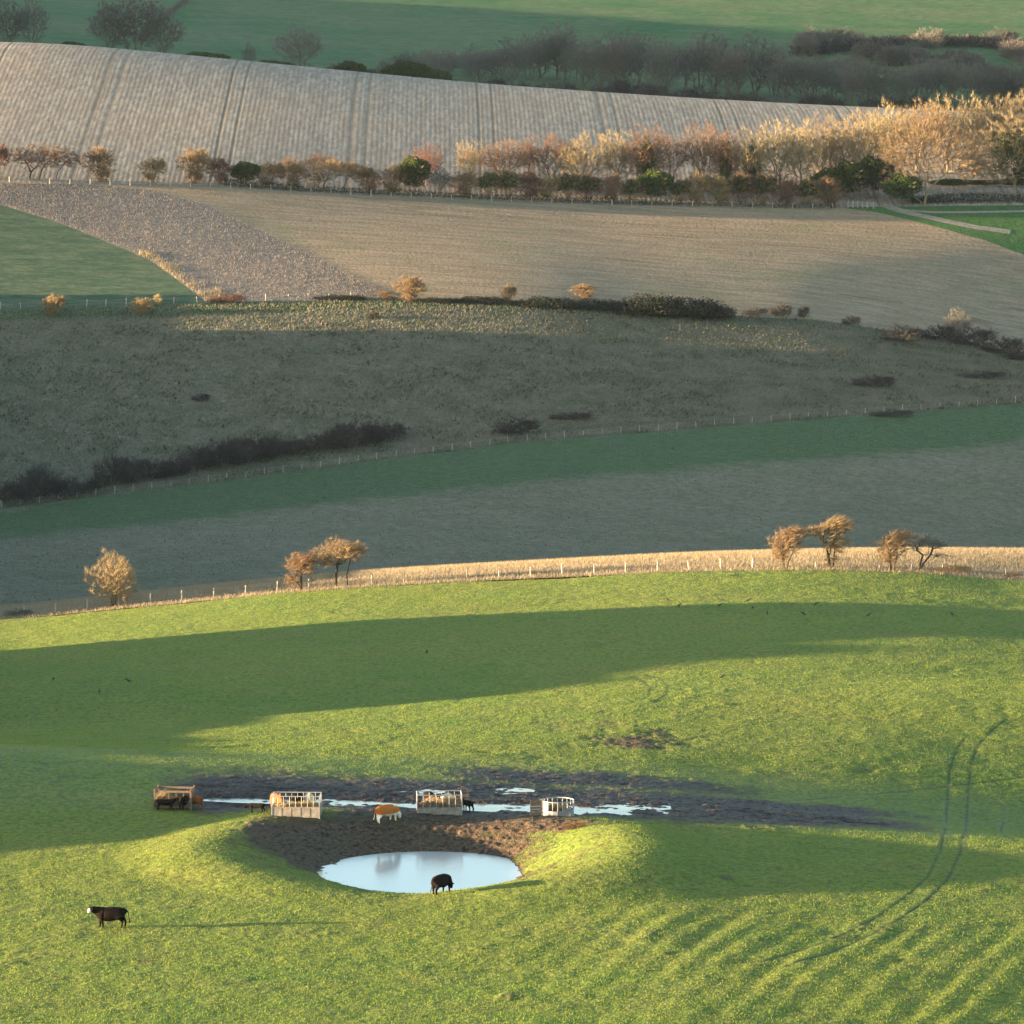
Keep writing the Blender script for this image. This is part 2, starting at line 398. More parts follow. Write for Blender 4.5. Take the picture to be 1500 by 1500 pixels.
f7 = curve([(1225,304),(1290,312),(1380,335),(1440,352),(1500,374),(1700,440)])
q5 = np.concatenate([np.arange(0, 300, 20.), [304.]]); q6 = np.concatenate([np.arange(0, 590, 20.), [588.]]); q7 = np.arange(1240, 1501, 20.)
_b5 = bcurve([(a, f5(a)) for a in q5]); _b6 = bcurve([(a, f6(a)) for a in q6]); _b7 = bcurve([(a, f7(a)) for a in q7])
B5 = lambda p: np.where(p > 304, B4(p), np.maximum(B4(p), np.minimum(_b5(p), B8(p))))
B6 = lambda p: np.where(p > 588, B4(p), np.maximum(B5(p), np.minimum(_b6(p), B8(p)-.5)))
B7 = lambda p: np.where(p < 1240, B8(p), np.minimum(B8(p), np.maximum(_b7(p), B4(p))))

# wheel tracks on the near pasture (picture positions only say where they lie on the ground)
TR = []
for pts in ([(1322,1053),(1290+130,1075),(1400,1092),(1389,1125),(1386,1180),(1386,1215),(1382,1250),(1362,1285),(1330,1313),(1290,1340),(1250,1365),(1200,1385),(1120,1410)],
            [(1475,1055),(1450,1070),(1430,1092),(1420,1120),(1417,1165),(1415,1215),(1410,1255),(1392,1290),(1360,1318),(1322,1345),(1280,1370),(1215,1398),(1150,1418)],
            [(1500,1140),(1400,1152),(1300,1160),(1200,1170),(1120,1174),(1000,1180)],
            [(940,1025),(955,1018),(957,1006),(945,996),(925,990)], [(958,1028),(980,1018),(984,1004),(970,992),(945,988)],
            [(700,1143),(850,1139),(950,1140),(1040,1141)], [(560,1160),(700,1152),(860,1146),(1000,1146)],
            [(1490,1232),(1470,1225),(1462,1212),(1470,1203)]):
    p = np.array(pts[1:] if pts[0][0] == 1322 else pts, float); TR.append(unproj(p[:, 0], p[:, 1])[:, :2])
def trackd(x, y):
    d = np.full(np.shape(x), 9e9)
    for k, L in enumerate(TR):
        # resample smoothly
        tt = np.linspace(0, len(L)-1, (len(L)-1)*6+1); LX = np.interp(tt, range(len(L)), blurp(L[:, 0])); LY = np.interp(tt, range(len(L)), blurp(L[:, 1]))
        m = (x > LX.min()-1) & (x < LX.max()+1) & (y > LY.min()-1) & (y < LY.max()+1)
        xs, ys = x[m], y[m]; dd = np.full(xs.shape, 9e9)
        for i in range(len(LX)-1):
            ax, ay, bx, by = LX[i], LY[i], LX[i+1], LY[i+1]; l2 = (bx-ax)**2+(by-ay)**2+1e-9
            t = np.clip(((xs-ax)*(bx-ax)+(ys-ay)*(by-ay))/l2, 0, 1)
            dd = np.minimum(dd, np.hypot(xs-ax-t*(bx-ax), ys-ay-t*(by-ay)))
        d[m] = np.minimum(d[m], dd)
    return d
def blurp(v):
    o = v.copy(); o[1:-1] = .25*v[:-2]+.5*v[1:-1]+.25*v[2:]; return o
CACHE = {}
def near_disp(x, y):
    mud, ring = masks(x, y); d = trackd(x, y); tr = (1-sst(.05, .18, d))*sst(.2, .5, vnoise(x/1.5, y/5., 12)+.2)
    CACHE['mud'] = mud; CACHE['track'] = tr
    h = .05*fbm(x, y, 1.6, 3, 40)+.05*fbm(x, y, 5.5, 2, 44)+.18*fbm(x, y, 24, 2, 47)*(1-sst(0, .4, mud))*sst(17, 24, np.hypot(x-PX0, y-PY0))
    h = h + mud*(.11*fbm(x, y, .5, 2, 50)+.05*fbm(x, y, 1.5, 2, 58))+ring*mud*.10*fbm(x, y, .45, 2, 53)
    rut = fbm(x*.18, y, .9, 2, 61)
    h = h + .10*rut*np.exp(-((y-345)/7)**2)*mud
    h = h + .23*fbm(x*.35, y, .75, 3, 63)*np.exp(-((y-328.5-.02*x)/5)**2)*mud
    # trampled trough by the feeders where water stands
    h = h - .24*np.exp(-((y-327.5-.02*x)/2.6)**2)*sst(-30, -26, x)*(1-sst(8, 14, x))
    h = h - .015*tr
    return h
near = grid('pasture_ground', M['pasture'], B0, B1, 1330, 2, near_disp, {'mud': lambda x, y: CACHE['mud'], 'track': lambda x, y: CACHE['track'], 'bog': lambda x, y: sst(319, 325, y)*sst(356, 347, y)})
HN = lambda x, y: Z(x, y)+near_disp(x, y)
grid('hillside_ground', M['pasture'], Y_(-390), B0, 120, 24, None, {'mud': lambda x, y: 0*x, 'track': lambda x, y: 0*x, 'bog': lambda x, y: 0*x})
dgrass = lambda a, b: (lambda x, y: a*fbm(x, y, 2.5, 3, 70)+b*fbm(x, y, 18, 2, 72))
def edge0(fn, ya, yb):   # keep shared edges watertight
    return fn
grid('dry_grass_strip', M['tan'], B1, B2, 90, 2, None)
grid('lower_meadow', M['meadow'], B2, B3, 300, 4, None, {'lush': lambda x, y: 1.15*np.exp(-((y-(B3(colof(x, y))-11))/11)**2)*sst(-90, -20, x+40)+.1})
grid('rough_slope', M['rough'], B3, B4, 240, 4, None, {'lush': lambda x, y: 1.1*sst(9, 2, B4(colof(x, y))-y)*(1-.5*sst(10, 40, x))})
grid('crop_field', M['crop'], B4, B5, 160, 4)
grid('stubble_field', M['stub'], B5, B6, 160, 4)
grid('brown_field', M['brown'], B6, B7, 160, 4)
grid('green_field', M['gfield'], B7, B8, 60, 4)
grid('striped_field', M['striped'], B8, B9, 160, 4)
grid('far_hillside', M['farg'], B9, Y_(2550), 330, 8)

# ------------------------------------------------------------------ sun and shade
ELEV = R(5.0); SAZ = math.atan2(-.10, -1.0)      # direction towards the sun in plan
sx_, sy_ = math.cos(SAZ), math.sin(SAZ); te = math.tan(ELEV)
# unseen ridge added left of the frame, crest heights fitted to the wanted shadows
rows = []
for row, pe in [(1262,-120),(1246,40),(1225,190),(1195,330),(1165,430),(1130,380),(1100,300),(1070,260),(1045,420),(1015,760),(985,950),(955,1250),(930,1500),(912,1750),(893,1800)]:
    x, y, z = unproj(min(pe, 1900), row)[0]; rows.append((x, y, z))
for y, pe in [(486,400),(495,540),(534,640),(543,1500),(560,1900),(600,1900),(650,1900),(700,1900),(735,1900),(766,1900),(780,1900),(789,1900)]:
    x = (pe-750)/F*y; rows.append((x, y, float(Z(x, y))+(6 if pe == 1900 and y < 790 else 0)))
RX = lambda y: -(.127*y+48)
rid = []
for x, y, z in rows:
    yr = y
    for _ in range(4):
        D = (x-RX(yr)); yr = y + D*(sy_/abs(sx_))
    rid.append((yr, z + D/abs(sx_)*te))
# sharp end of the first part of the added shade ridge
rid += [(438.5,-9),(472,-9),(200,-9),(297,-9)]
for yr in (768,772,776,779,782,785,788):
    y_ = yr+6; rid.append((yr, float(Z(-80., y_))+2.1+(-80-RX(yr))/abs(sx_)*te))
rid.append((793,-9)); rid.append((900,-9))
rid = np.array(sorted(rid)); 
iy = np.arange(255, 830, 1.5); ih = np.interp(iy, rid[:, 0], rid[:, 1])
cut = 447.0 - (0-RX(447))*.10*0 ; shade_ridge_end = 436.0; gap_end = 476.0
def ridge_h(y):
    h = np.interp(y, rid[:, 0], rid[:, 1])
    return h
def build_shade_ridge():
    ys = np.arange(250, 840, .75); ts = np.linspace(-1, 1, 41); V = []
    for y in ys:
        h = ridge_h(y) + .4*fbm(y, 0., 11, 3, 90) + (.7*fbm(y, 0., 5.0, 2, 95) if y < 434 else 0)
        base0 = float(Z(RX(y), y))
        prof = np.cos(np.clip(ts, -1, 1)*math.pi/2)**1.5
        wl, wr = 90, 34
        xx = RX(y)+np.where(ts < 0, ts*wl, ts*wr)
        zz = Z(xx, np.full(41, y)); 
        V.append(np.stack([xx, np.full(41, y), zz-1.5+(max(h-base0, -1)+1.5)*prof], -1))
    V = np.array(V); n, m = V.shape[:2]; idx = np.arange(n*m).reshape(n, m)
    f = np.stack([idx[:-1, :-1], idx[:-1, 1:], idx[1:, 1:], idx[1:, :-1]], -1).reshape(-1, 4)
    o = link('shade_hill', fast_mesh('shade_hill', V.reshape(-1, 3), f, True), M['gfield']); o['kind'] = 'structure'
# make the lit gap between the two parts of the added shade ridge
E1 = 434.0
rid2 = [r for r in rid.tolist()]
rid = np.array(rid2)
build_shade_ridge()
def far_shade_hill():  # unseen hill added beyond the left edge to keep the far wood in shade
    ys = np.arange(1060, 1440, 5.); ts = np.linspace(-1, 1, 31); V = []
    for y in ys:
        rx = -(.127*y+70); e = sst(1060, 1095, y)*(1-sst(1330, 1435, y)); top = (75+32)*e+float(Z(rx, y))*(1-e)
        prof = np.cos(ts*math.pi/2)**1.4; xx = rx+np.where(ts < 0, ts*160, ts*60); b0 = float(Z(rx, y))
        V.append(np.stack([xx, np.full(31, y), Z(xx, np.full(31, y))-2+(top-b0+2)*prof], -1))
    V = np.array(V); n, m = V.shape[:2]; idx = np.arange(n*m).reshape(n, m)
    f = np.stack([idx[:-1, :-1], idx[:-1, 1:], idx[1:, 1:], idx[1:, :-1]], -1).reshape(-1, 4)
    o = link('shade_hill', fast_mesh('shade_hill', V.reshape(-1, 3), f, True), M['farg']); o['kind'] = 'structure'
far_shade_hill()

sun = bpy.data.lights.new('sun', 'SUN'); sun.energy = 5.0; sun.angle = R(.5); sun.color = (1, .72, .42)
so = bpy.data.objects.new('sun', sun); COL.objects.link(so)
dvec = Vector((-sx_*math.cos(ELEV), -sy_*math.cos(ELEV), -math.sin(ELEV)))
so.rotation_euler = dvec.to_track_quat('-Z', 'Y').to_euler()
W = bpy.data.worlds.new('World'); SC.world = W; W.use_nodes = True
wn = W.node_tree.nodes; bg = wn['Background']; sk = wn.new('ShaderNodeTexSky'); sk.sky_type = 'NISHITA'; sk.sun_disc = False
sk.sun_elevation = ELEV; sk.sun_rotation = math.atan2(sx_, sy_); sk.air_density = 1.0; sk.dust_density = 1.0; sk.ozone_density = 1.5
W.node_tree.links.new(sk.outputs[0], bg.inputs[0]); bg.inputs[1].default_value = .10

# ------------------------------------------------------------------ water
def disc(name, cx, cy, z, rx, ry, mat, n=96):
    a = np.linspace(0, 2*math.pi, n, endpoint=False)
    v = [(cx, cy, z)]+[(cx+rx*math.cos(t), cy+ry*math.sin(t), z) for t in a]
    f = [(0, 1+i, 1+(i+1) % n) for i in range(n)]
    me = bpy.data.meshes.new(name); me.from_pydata(v, [], f); me.update(); o = link(name, me, mat); o['kind'] = 'structure'; return o
t = NT('still_water'); h = t.noise(1.3, 3, .6, t.pos((1, .5, 1)))
t.bsdf((.34,.34,.31), .13, t.bump(h, .012), 1.0); M['water'] = t.m
t = NT('muddy_water'); h = t.noise(2.0, 3, .6)
t.bsdf((.16,.15,.13), .12, t.bump(h, .02), 1.0); M['puddle'] = t.m
disc('pond_water', PX0, PY0, WATER, 8.5, 8.5, M['water'])
pm = MB()
xs = np.linspace(-27.5, 13, 60); vv = []
for x in xs:
    yc = 328.5+.02*x; zz = float(Z(x, yc))
    fr = float(np.interp(x, [-27.5, -22, -8, 0], [.6, 1.5, 2.0, 3.0])); bk = float(np.interp(x, [-27.5, -22], [.8, 4.0])); zw = zz-.13-.05*float(np.interp(x, [-20, -5], [1, 0]))
    vv.append((x, yc-fr, zw)); vv.append((x, yc+bk, zw))
pm.add(vv, [(2*i, 2*i+2, 2*i+3, 2*i+1) for i in range(len(xs)-1)])
o = pm.build('puddle_water', M['puddle']); o['kind'] = 'structure'
for (px, row, rx, ry) in [(600,1160,3.0,1.4),(738,1158,2.6,1.6)]:
    x, y, z = at(px, row); disc('puddle_water', x, y, z-.035, rx, ry, M['puddle'], 24)

# ------------------------------------------------------------------ grass tufts
def tufts(name, n, ya, yb, hgt, wid, mat, label, cat, mask=None, lean=.5, pxr=(-60, 1560), hf=None, seed=1, dens=None):
    g = np.random.default_rng(seed)
    px = g.uniform(*pxr, n); A = ya(px); B = yb(px); y = A+(B-A)*g.random(n); x = xcol(px, y)
    k = (B-A) > .5
    if dens is not None: k &= g.random(n) < dens(x, y)
    x, y = x[k], y[k]; n = len(x)
    z = (hf or Z)(x, y)
    az = g.uniform(0, math.pi, n); h = hgt*g.uniform(.5, 1.4, n); w = wid*g.uniform(.6, 1.4, n)
    dx, dy = np.cos(az)*w, np.sin(az)*w
    lx = h*(lean*.5+g.normal(0, lean, n)); ly = h*g.normal(0, lean, n)
    v = np.empty((n, 3, 3)); v[:, 0] = np.stack([x-dx, y-dy, z-.03], -1); v[:, 1] = np.stack([x+dx, y+dy, z-.03], -1); v[:, 2] = np.stack([x+lx, y+ly, z+h], -1)
    me = fast_mesh(name, v.reshape(-1, 3), np.arange(3*n).reshape(n, 3))
    o = link(name, me, mat); tag(o, label, cat, None, 'stuff'); return o
TZN = near.data
# height lookup on the displaced near pasture
def near_lookup():
    n = len(TZN.vertices); a = np.empty(n*3, np.float32); TZN.vertices.foreach_get('co', a); a = a.reshape(-1, 1330, 3)
    px = colgrid(2); Zs = a[:, :, 2]
    mu = CACHE['mud0']
    def bil(A, x, y):
        c = 750+F*x/(np.maximum(y, 150)*cp+3.5+np.clip(60-np.maximum(y, 150)*.05, 0, 60)*sp)
        i = np.clip(np.searchsorted(px, c)-1, 0, len(px)-2); fi = np.clip((c-px[i])/(px[i+1]-px[i]), 0, 1)
        j = np.clip((y-205)/275*1329, 0, 1328.99); jj = j.astype(int); fj = j-jj
        return (A[i, jj]*(1-fi)+A[i+1, jj]*fi)*(1-fj)+(A[i, jj+1]*(1-fi)+A[i+1, jj+1]*fi)*fj
    return (lambda x, y: bil(Zs, x, y)), (lambda x, y: bil(mu, x, y))
n_ = len(TZN.vertices); mu_ = np.empty(n_, np.float32); TZN.attributes['mud'].data.foreach_get('value', mu_); CACHE['mud0'] = mu_.reshape(-1, 1330)
HZ, HMUD = near_lookup()
def ground(px, row, ymin=232.):
    x, y, z = at(px, row, ymin)
    if 206 < y < 479: z = float(HZ(np.array([x]), np.array([y]))[0])
    return Vector((x, y, z))
wet = lambda x, y: 1-np.clip(HMUD(x, y)*1.7, 0, .97)
inpond = lambda x, y: np.hypot(x-PX0, y-PY0) > 7.4
tufts('grass', 430000, Y_(232), B1, .085, .036, M['gblade'], 'short green grass covering the sunlit pasture around the pond', 'grass', hf=HZ, dens=lambda x, y: wet(x, y)*inpond(x, y)*(1-.9*(trackd(x, y) < .35)))
tufts('dry_grass', 170000, lambda p: B1(p)-.4, B2, .36, .026, M['tblade'], 'tall pale dry grass in the strip beyond the crest fence', 'grass', seed=2, lean=.3)
tufts('dry_grass', 9000, lambda p: B5(p)+.2, lambda p: B5(p)+np.interp(p, [200, 260, 330, 520], [2, 12, 9, 1]), .55, .05, M['tblade'], 'sunlit tall dry grass at the edge of the grey stubble beside the green crop', 'grass', seed=8, lean=.3, pxr=(205, 330), dens=lambda x, y: sst(13, 0, y-B5(colof(x, y)))*(.08+.4*sst(.3, .6, vnoise(x/2.5, y/2.5, 4))))
tufts('rough_grass', 190000, lambda p: B3(p)-1, B4, .34, .13, M['rblade'], 'tussocky grey green rough grass on the shaded slope', 'grass', seed=3)
tufts('meadow_grass', 70000, Y_(612), B3, .16, .12, M['rblade'], 'short grazed grass on the shaded lower meadow', 'grass', seed=4)
tufts('rough_grass', 18000, lambda p: B3(p)-1, B4, .55, .22, M['rblade2'], 'darker tussocks and dead stems standing in the rough grass slope', 'grass', seed=9, dens=lambda x, y: sst(.50, .66, vnoise(x/9, y/4, 14)*.6+vnoise(x/2.5, y/2, 15)*.4))
tufts('stubble', 60000, B5, B6, .30, .05, M['sblade'], 'tall grey stubble in the wedge beside the green crop', 'stubble', seed=5, lean=.3)
# ------------------------------------------------------------------ tree maker
def prisms(P0, P1, R0, R1, n):
    P0, P1 = np.asarray(P0, float), np.asarray(P1, float); d = P1-P0
    d /= np.linalg.norm(d, axis=1, keepdims=True)+1e-9
    a = np.where(np.abs(d[:, 2:3]) < .9, np.array([[0, 0, 1.]]), np.array([[1., 0, 0]]))
    u = np.cross(d, a); u /= np.linalg.norm(u, axis=1, keepdims=True); w = np.cross(d, u)
    V = []
    for P, Rr in ((P0, R0), (P1, R1)):
        for k in range(n):
            t = 2*math.pi*k/n; V.append(P+(u*math.cos(t)+w*math.sin(t))*np.asarray(Rr)[:, None])
    V = np.stack(V, 1); m = len(P0); base = np.arange(m)[:, None]*2*n
    f = np.concatenate([base+np.array([[k, (k+1) % n, n+(k+1) % n, n+k]]) for k in range(n)])
    return V.reshape(-1, 3), f
def ribbons(P, D, L, Wd, g):
    D = D/(np.linalg.norm(D, axis=1, keepdims=True)+1e-9); s = np.cross(D, g.normal(size=D.shape)); s /= np.linalg.norm(s, axis=1, keepdims=True)+1e-9
    V = np.stack([P-s*Wd[:, None]/2, P+s*Wd[:, None]/2, P+D*L[:, None]], 1)
    return V.reshape(-1, 3), np.arange(3*len(P)).reshape(-1, 3)
def sample_env(env, n, g, shell=.45):
    """env: ellipsoids (cx,cy,cz,rx,ry,rz,weight)"""
    w = np.array([e[6] if len(e) > 6 else e[3]*e[4]*e[5] for e in env]); w = w/w.sum(); out = []
    for e, k in zip(env, g.multinomial(n, w)):
        d = g.normal(size=(k, 3)); d /= np.linalg.norm(d, axis=1, keepdims=True)
        r = g.random(k)**shell*(1+.0*d[:, 0]); lump = 1+.16*np.sin(5*d[:, 0]+3*d[:, 2]+e[0]*7)+.10*np.sin(9*d[:, 1]-7*d[:, 2]+e[2]*5)
        out.append(np.array(e[:3])+d*(r*lump)[:, None]*np.array(e[3:6]))
    return np.concatenate(out)
def tree_proto(seed, env, stems, npts=420, bal=.35, r0=.014, rexp=.5, ntw=9, tl=.5, tw=.03, wind=(.35, 0, .2), outw=.8, ivy=None, minz=.05, thick=.045, zmin=.12):
    g = np.random.default_rng(seed); P = sample_env(env, npts, g); P = P[P[:, 2] > zmin]
    nodes = []; par = []
    nodes.append((stems[0][0][0], stems[0][0][1], stems[0][0][2]-.35)); par.append(-1)
    for st in stems:
        prev = 0
        for i, p in enumerate(st): nodes.append(p); par.append(prev); prev = len(nodes)-1
    plen = [0.]*len(nodes)
    for i in range(len(nodes)):
        if par[i] >= 0: plen[i] = plen[par[i]]+float(np.linalg.norm(np.array(nodes[i])-nodes[par[i]]))
    cap = 14000; N = np.zeros((cap, 3)); PL = np.zeros(cap); PR = np.full(cap, -1); c = len(nodes)
    N[:c] = nodes; PL[:c] = plen; PR[:c] = par
    tip = [i for i in range(c)]
    order = np.argsort(np.linalg.norm(P-np.array(stems[0][0]), axis=1))
    for q in P[order]:
        d = np.linalg.norm(N[:c]-q, axis=1); k = int(np.argmin(d+bal*PL[:c])); L = d[k]
        m = max(1, int(L/.45)); a = N[k].copy(); prev = k
        for s in range(1, m+1):
            if c >= cap: break
            p = a+(q-a)*s/m+(g.normal(0, .06*min(L, 1), 3) if s < m else 0)
            p[2] += .10*L*math.sin(math.pi*s/m)
            N[c] = p; PR[c] = prev; PL[c] = PL[prev]+L/m; prev = c; c += 1
    N = N[:c]; PR = PR[:c]; cnt = np.zeros(c); child = np.zeros(c)
    for i in range(c-1, -1, -1):
        if cnt[i] == 0: cnt[i] = 1
        if PR[i] >= 0: cnt[PR[i]] += cnt[i] if child[i] == 0 or True else 0; child[PR[i]] += 1
    rad = r0*cnt**rexp*.55
    seg = np.nonzero(PR >= 0)[0]; pa = PR[seg]
    big = rad[seg] > thick
    v1, f1 = prisms(N[pa[big]], N[seg[big]], np.minimum(rad[pa[big]], rad[seg[big]]*1.5), rad[seg[big]], 6) if big.any() else (np.zeros((0, 3)), np.zeros((0, 4), int))
    sm = ~big
    v2, f2 = prisms(N[pa[sm]], N[seg[sm]], np.minimum(rad[pa[sm]], rad[seg[sm]]*1.3), rad[seg[sm]], 3)
    f2 = np.concatenate([f2[:, [0, 1, 2]], f2[:, [0, 2, 3]]])
    leafn = seg[rad[seg] < thick]
    idx = np.repeat(leafn, ntw); n = len(idx); cen = np.array([np.mean([e[0] for e in env]), np.mean([e[1] for e in env]), np.mean([e[2]-.3*e[5] for e in env])])
    o = N[idx]-cen; o /= np.linalg.norm(o, axis=1, keepdims=True)+1e-6
    D = o*outw+np.array(wind)+g.normal(0, .6, (n, 3))
    PP = N[idx]+g.normal(0, .06, (n, 3)); Lt = tl*g.uniform(.5, 1.3, n)
    ok = PP[:, 2] > minz
    v3, f3 = ribbons(PP[ok], D[ok], Lt[ok], tw*g.uniform(.6, 1.4, ok.sum()), g)
    vc = np.concatenate([v2, v3]); fc = np.concatenate([f2, f3+len(v2)])
    out = {'trunk': (v1, f1), 'crown': (vc, fc)}
    if ivy:
        e, n, sz = ivy; Q = sample_env(e, n, g, .33); Q = Q[Q[:, 2] > .05]; A = g.normal(size=(len(Q), 3)); B = g.normal(size=(len(Q), 3))
        A /= np.linalg.norm(A, axis=1, keepdims=True); B /= np.linalg.norm(B, axis=1, keepdims=True); s = sz*g.uniform(.6, 1.4, len(Q))[:, None]
        out['ivy'] = (np.stack([Q-A*s, Q+B*s, Q+A*s], 1).reshape(-1, 3), np.arange(3*len(Q)).reshape(-1, 3))
    allv = vc; out['h'] = float(np.percentile(vc[:, 2], 99.3)); out['w'] = float(np.percentile(vc[:, 0], 98.5)-np.percentile(vc[:, 0], 1.5))
    out['cx'] = float((np.percentile(vc[:, 0], 98.5)+np.percentile(vc[:, 0], 1.5))/2)
    return out
PROTO = {}
def mkproto(key, name, trunkmat, ivymat='ivy', **k):
    d = tree_proto(**k); d['name'] = name
    d['meshes'] = []
    for part in ('trunk', 'crown', 'ivy'):
        if part in d and len(d[part][1]):
            me = fast_mesh(part, *d[part]); me.materials.append({'trunk': M[trunkmat], 'crown': M['twig_gold'], 'ivy': M[ivymat]}[part]); d['meshes'].append((part, me))
    PROTO[key] = d
def stemset(n, spread, h, g, x0=0):
    return [[(x0+g.uniform(-spread, spread)*.3, g.uniform(-spread, spread)*.3, -.3), (x0+g.uniform(-spread, spread), g.uniform(-spread, spread), h)] for _ in range(n)]
def place(key, px, row, w, h, mat, label, cat, group=None, dy=0, ymin=232., rz=0, shift=True, xy=None, name=None, sink=.05, top=None):
    """w, h in picture pixels, only used to give the plant its real size at that distance"""
    d = PROTO[key]
    if xy is None:
        p = ground(px, row, ymin); y = p.y+dy; x = xcol(px, np.array(y))
        x = float(x); z = float(Z(x, y)) if not 206 < y < 479 else p.z
    else: x, y = xy; z = float(Z(x, y))
    if top is not None: h = max(8, float(project(x, y, z)[1])-top)
    s = y/F; W_, H_ = w*s, h*s; sx = W_/d['w']; sz = H_/d['h']
    if shift: x -= d['cx']*sx*math.cos(rz)*.0
    root = empty(name or d['name'], (x, y, z-sink), rz, label, cat, group, (sx, (sx+sz)/2 if sx < 1.6*sz else sz, sz))
    for part, me in d['meshes']:
        c = bpy.data.objects.new(part, me); COL.objects.link(c); c.parent = root
        if part == 'crown':
            c.material_slots[0].link = 'OBJECT'; c.material_slots[0].material = M[mat]
    return root
gg = np.random.default_rng(3)
# windswept hawthorns (wind from the left, crowns drawn out to the right)
mkproto('haw_round', 'hawthorn_tree', 'bark_dark', seed=11, env=[(0,0,3.3,2.6,2.4,2.7,3),(.2,0,1.6,1.7,1.6,1.5,1)], stems=stemset(5,.35,1.0,gg), npts=620, ntw=10, tl=.55, tw=.032, wind=(.45,0,.5), bal=.45)
mkproto('haw_dome', 'hawthorn_tree', 'bark_dark', seed=12, env=[(0,0,3.9,2.6,2.1,1.45,3),(-1.3,0,3.1,1.3,1.2,.9,1),(1.5,0,4.1,1.3,1.2,.8,1)], stems=[[(-.3,0,-.2),(-.35,0,1.2),(-.2,0,2.4)],[(.8,0,-.2),(.75,.1,1.3),(1.0,.1,2.5)],[(1.2,.3,-.2),(1.0,.2,1.4),(.4,.2,2.6)]], npts=560, ntw=10, tl=.5, tw=.032, wind=(.7,0,.15), bal=.3, r0=.02)
mkproto('haw_small', 'hawthorn_tree', 'bark_dark', seed=13, env=[(0,0,2.9,1.35,1.3,1.3,3),(-.6,0,1.2,.9,.8,.9,.7),(.6,0,3.5,.9,.8,.7,1)], stems=[[(0,0,-.2),(.05,0,1.1),(.1,0,1.9)],[(.9,0,-.2),(1.0,0,1.2),(.7,0,2.2)]], npts=420, ntw=10, tl=.45, tw=.03, wind=(.75,0,.35), bal=.3, r0=.02)
mkproto('haw_lean', 'hawthorn_tree', 'bark_dark', seed=14, env=[(0,0,3.2,1.5,1.3,1.5,3),(.9,0,4.2,1.3,1.1,.85,1.5),(-.4,0,1.7,1.0,.9,.9,.8)], stems=[[(-.1,0,-.2),(-.2,0,.8),(-.2,.1,1.6)],[(.15,0,-.2),(.3,0,.9),(.7,.1,2.0)]], npts=480, ntw=10, tl=.55, tw=.03, wind=(1.1,0,.35), bal=.3, r0=.02)
mkproto('haw_wild', 'hawthorn_tree', 'bark_dark', seed=15, env=[(-.3,0,4.2,1.9,1.4,1.0,2),(.8,0,5.2,1.4,1.1,1.0,2),(-1.5,0,4.4,.8,.8,.5,.5),(.5,0,2.8,1.5,1.1,1.0,1.4),(.2,0,1.2,.8,.8,.7,.5)], stems=[[(0,0,-.2),(-.1,0,1.2),(-.3,.1,2.5)],[(.3,0,-.2),(.4,0,1.1),(.5,.1,2.4)]], npts=560, ntw=10, tl=.6, tw=.03, wind=(1.2,0,.4), bal=.3, r0=.02)
mkproto('haw_open', 'hawthorn_tree', 'bark_dark', seed=16, env=[(.2,0,3.8,1.9,1.3,.8,2),(1.3,0,3.3,1.6,1.0,.6,1),(1.6,0,1.9,1.4,.6,.3,.4),(-.7,0,3.0,.8,.7,.6,.5)], stems=[[(0,0,-.2),(0,0,.9),(.25,0,1.9)],[(.1,0,-.2),(.3,0,.8),(1.0,0,2.0)]], npts=300, ntw=8, tl=.45, tw=.026, wind=(.9,0,.05), bal=.25, r0=.026)
# hedge plants
for i, sd in enumerate((21, 22, 23)):
    mkproto('bush%d' % i, 'golden_bush', 'bark', seed=sd, env=[(0,0,2.6,1.9,1.7,1.5,3),(.3*(i-1),0,1.1,.95,.9,1.0,1.0),(.9-.5*i,0,3.2,1.0,.9,.9,.8)], stems=stemset(5,.5,.9,gg), npts=430, ntw=10, tl=.55, tw=.045, wind=(.35,0,.35), outw=.9)
mkproto('umbrella', 'flat_topped_hawthorn', 'bark_dark', seed=25, env=[(-2.2,0,4.2,3.0,2.0,1.6,2),(1.8,0,4.2,3.6,2.2,1.8,2.4),(4.2,0,3.3,2.0,1.5,1.2,1),(0,0,3.2,3.8,1.8,1.3,2)], stems=[[(-1.6,0,-.2),(-1.3,0,1.3),(-1.8,0,2.8)],[(-.2,0,-.2),(.1,0,1.4),(.6,0,2.7)],[(2.0,.4,-.2),(2.4,.4,1.5),(3.2,.3,2.7)],[(-3.2,.4,-.2),(-3.0,.3,1.5)]], npts=700, ntw=9, tl=.55, tw=.05, wind=(.5,0,.2), bal=.25, r0=.022)
mkproto('spread', 'spreading_hawthorn', 'bark', seed=26, env=[(0,0,3.7,3.6,2.2,1.6,3),(-1.8,0,2.2,1.8,1.5,1.2,1),(2.4,0,3.3,1.8,1.5,1.2,1)], stems=[[(-1.4,0,-.2),(-1.1,0,1.6)],[(.2,0,-.2),(.3,0,1.6)],[(1.0,.2,-.2),(1.5,.2,1.8)]], npts=600, ntw=9, tl=.55, tw=.045, wind=(.6,0,.25), bal=.28, r0=.02)
for i, sd in enumerate((31, 32)):
    mkproto('ivybush%d' % i, 'ivy_bush', 'bark', seed=sd, env=[(0,0,2.2,1.9,1.6,1.8,3),(.4,0,3.2,1.3,1.0,.8,1)], stems=stemset(5,.5,.9,gg), npts=300, ntw=7, tl=.5, tw=.045, ivy=([(0,0,2.6,1.5,1.2,1.2),(.7,0,3.1,.9,.8,.7),(-.7,0,2.2,.9,.8,.8)], 2600, .13), wind=(.3,0,.3))
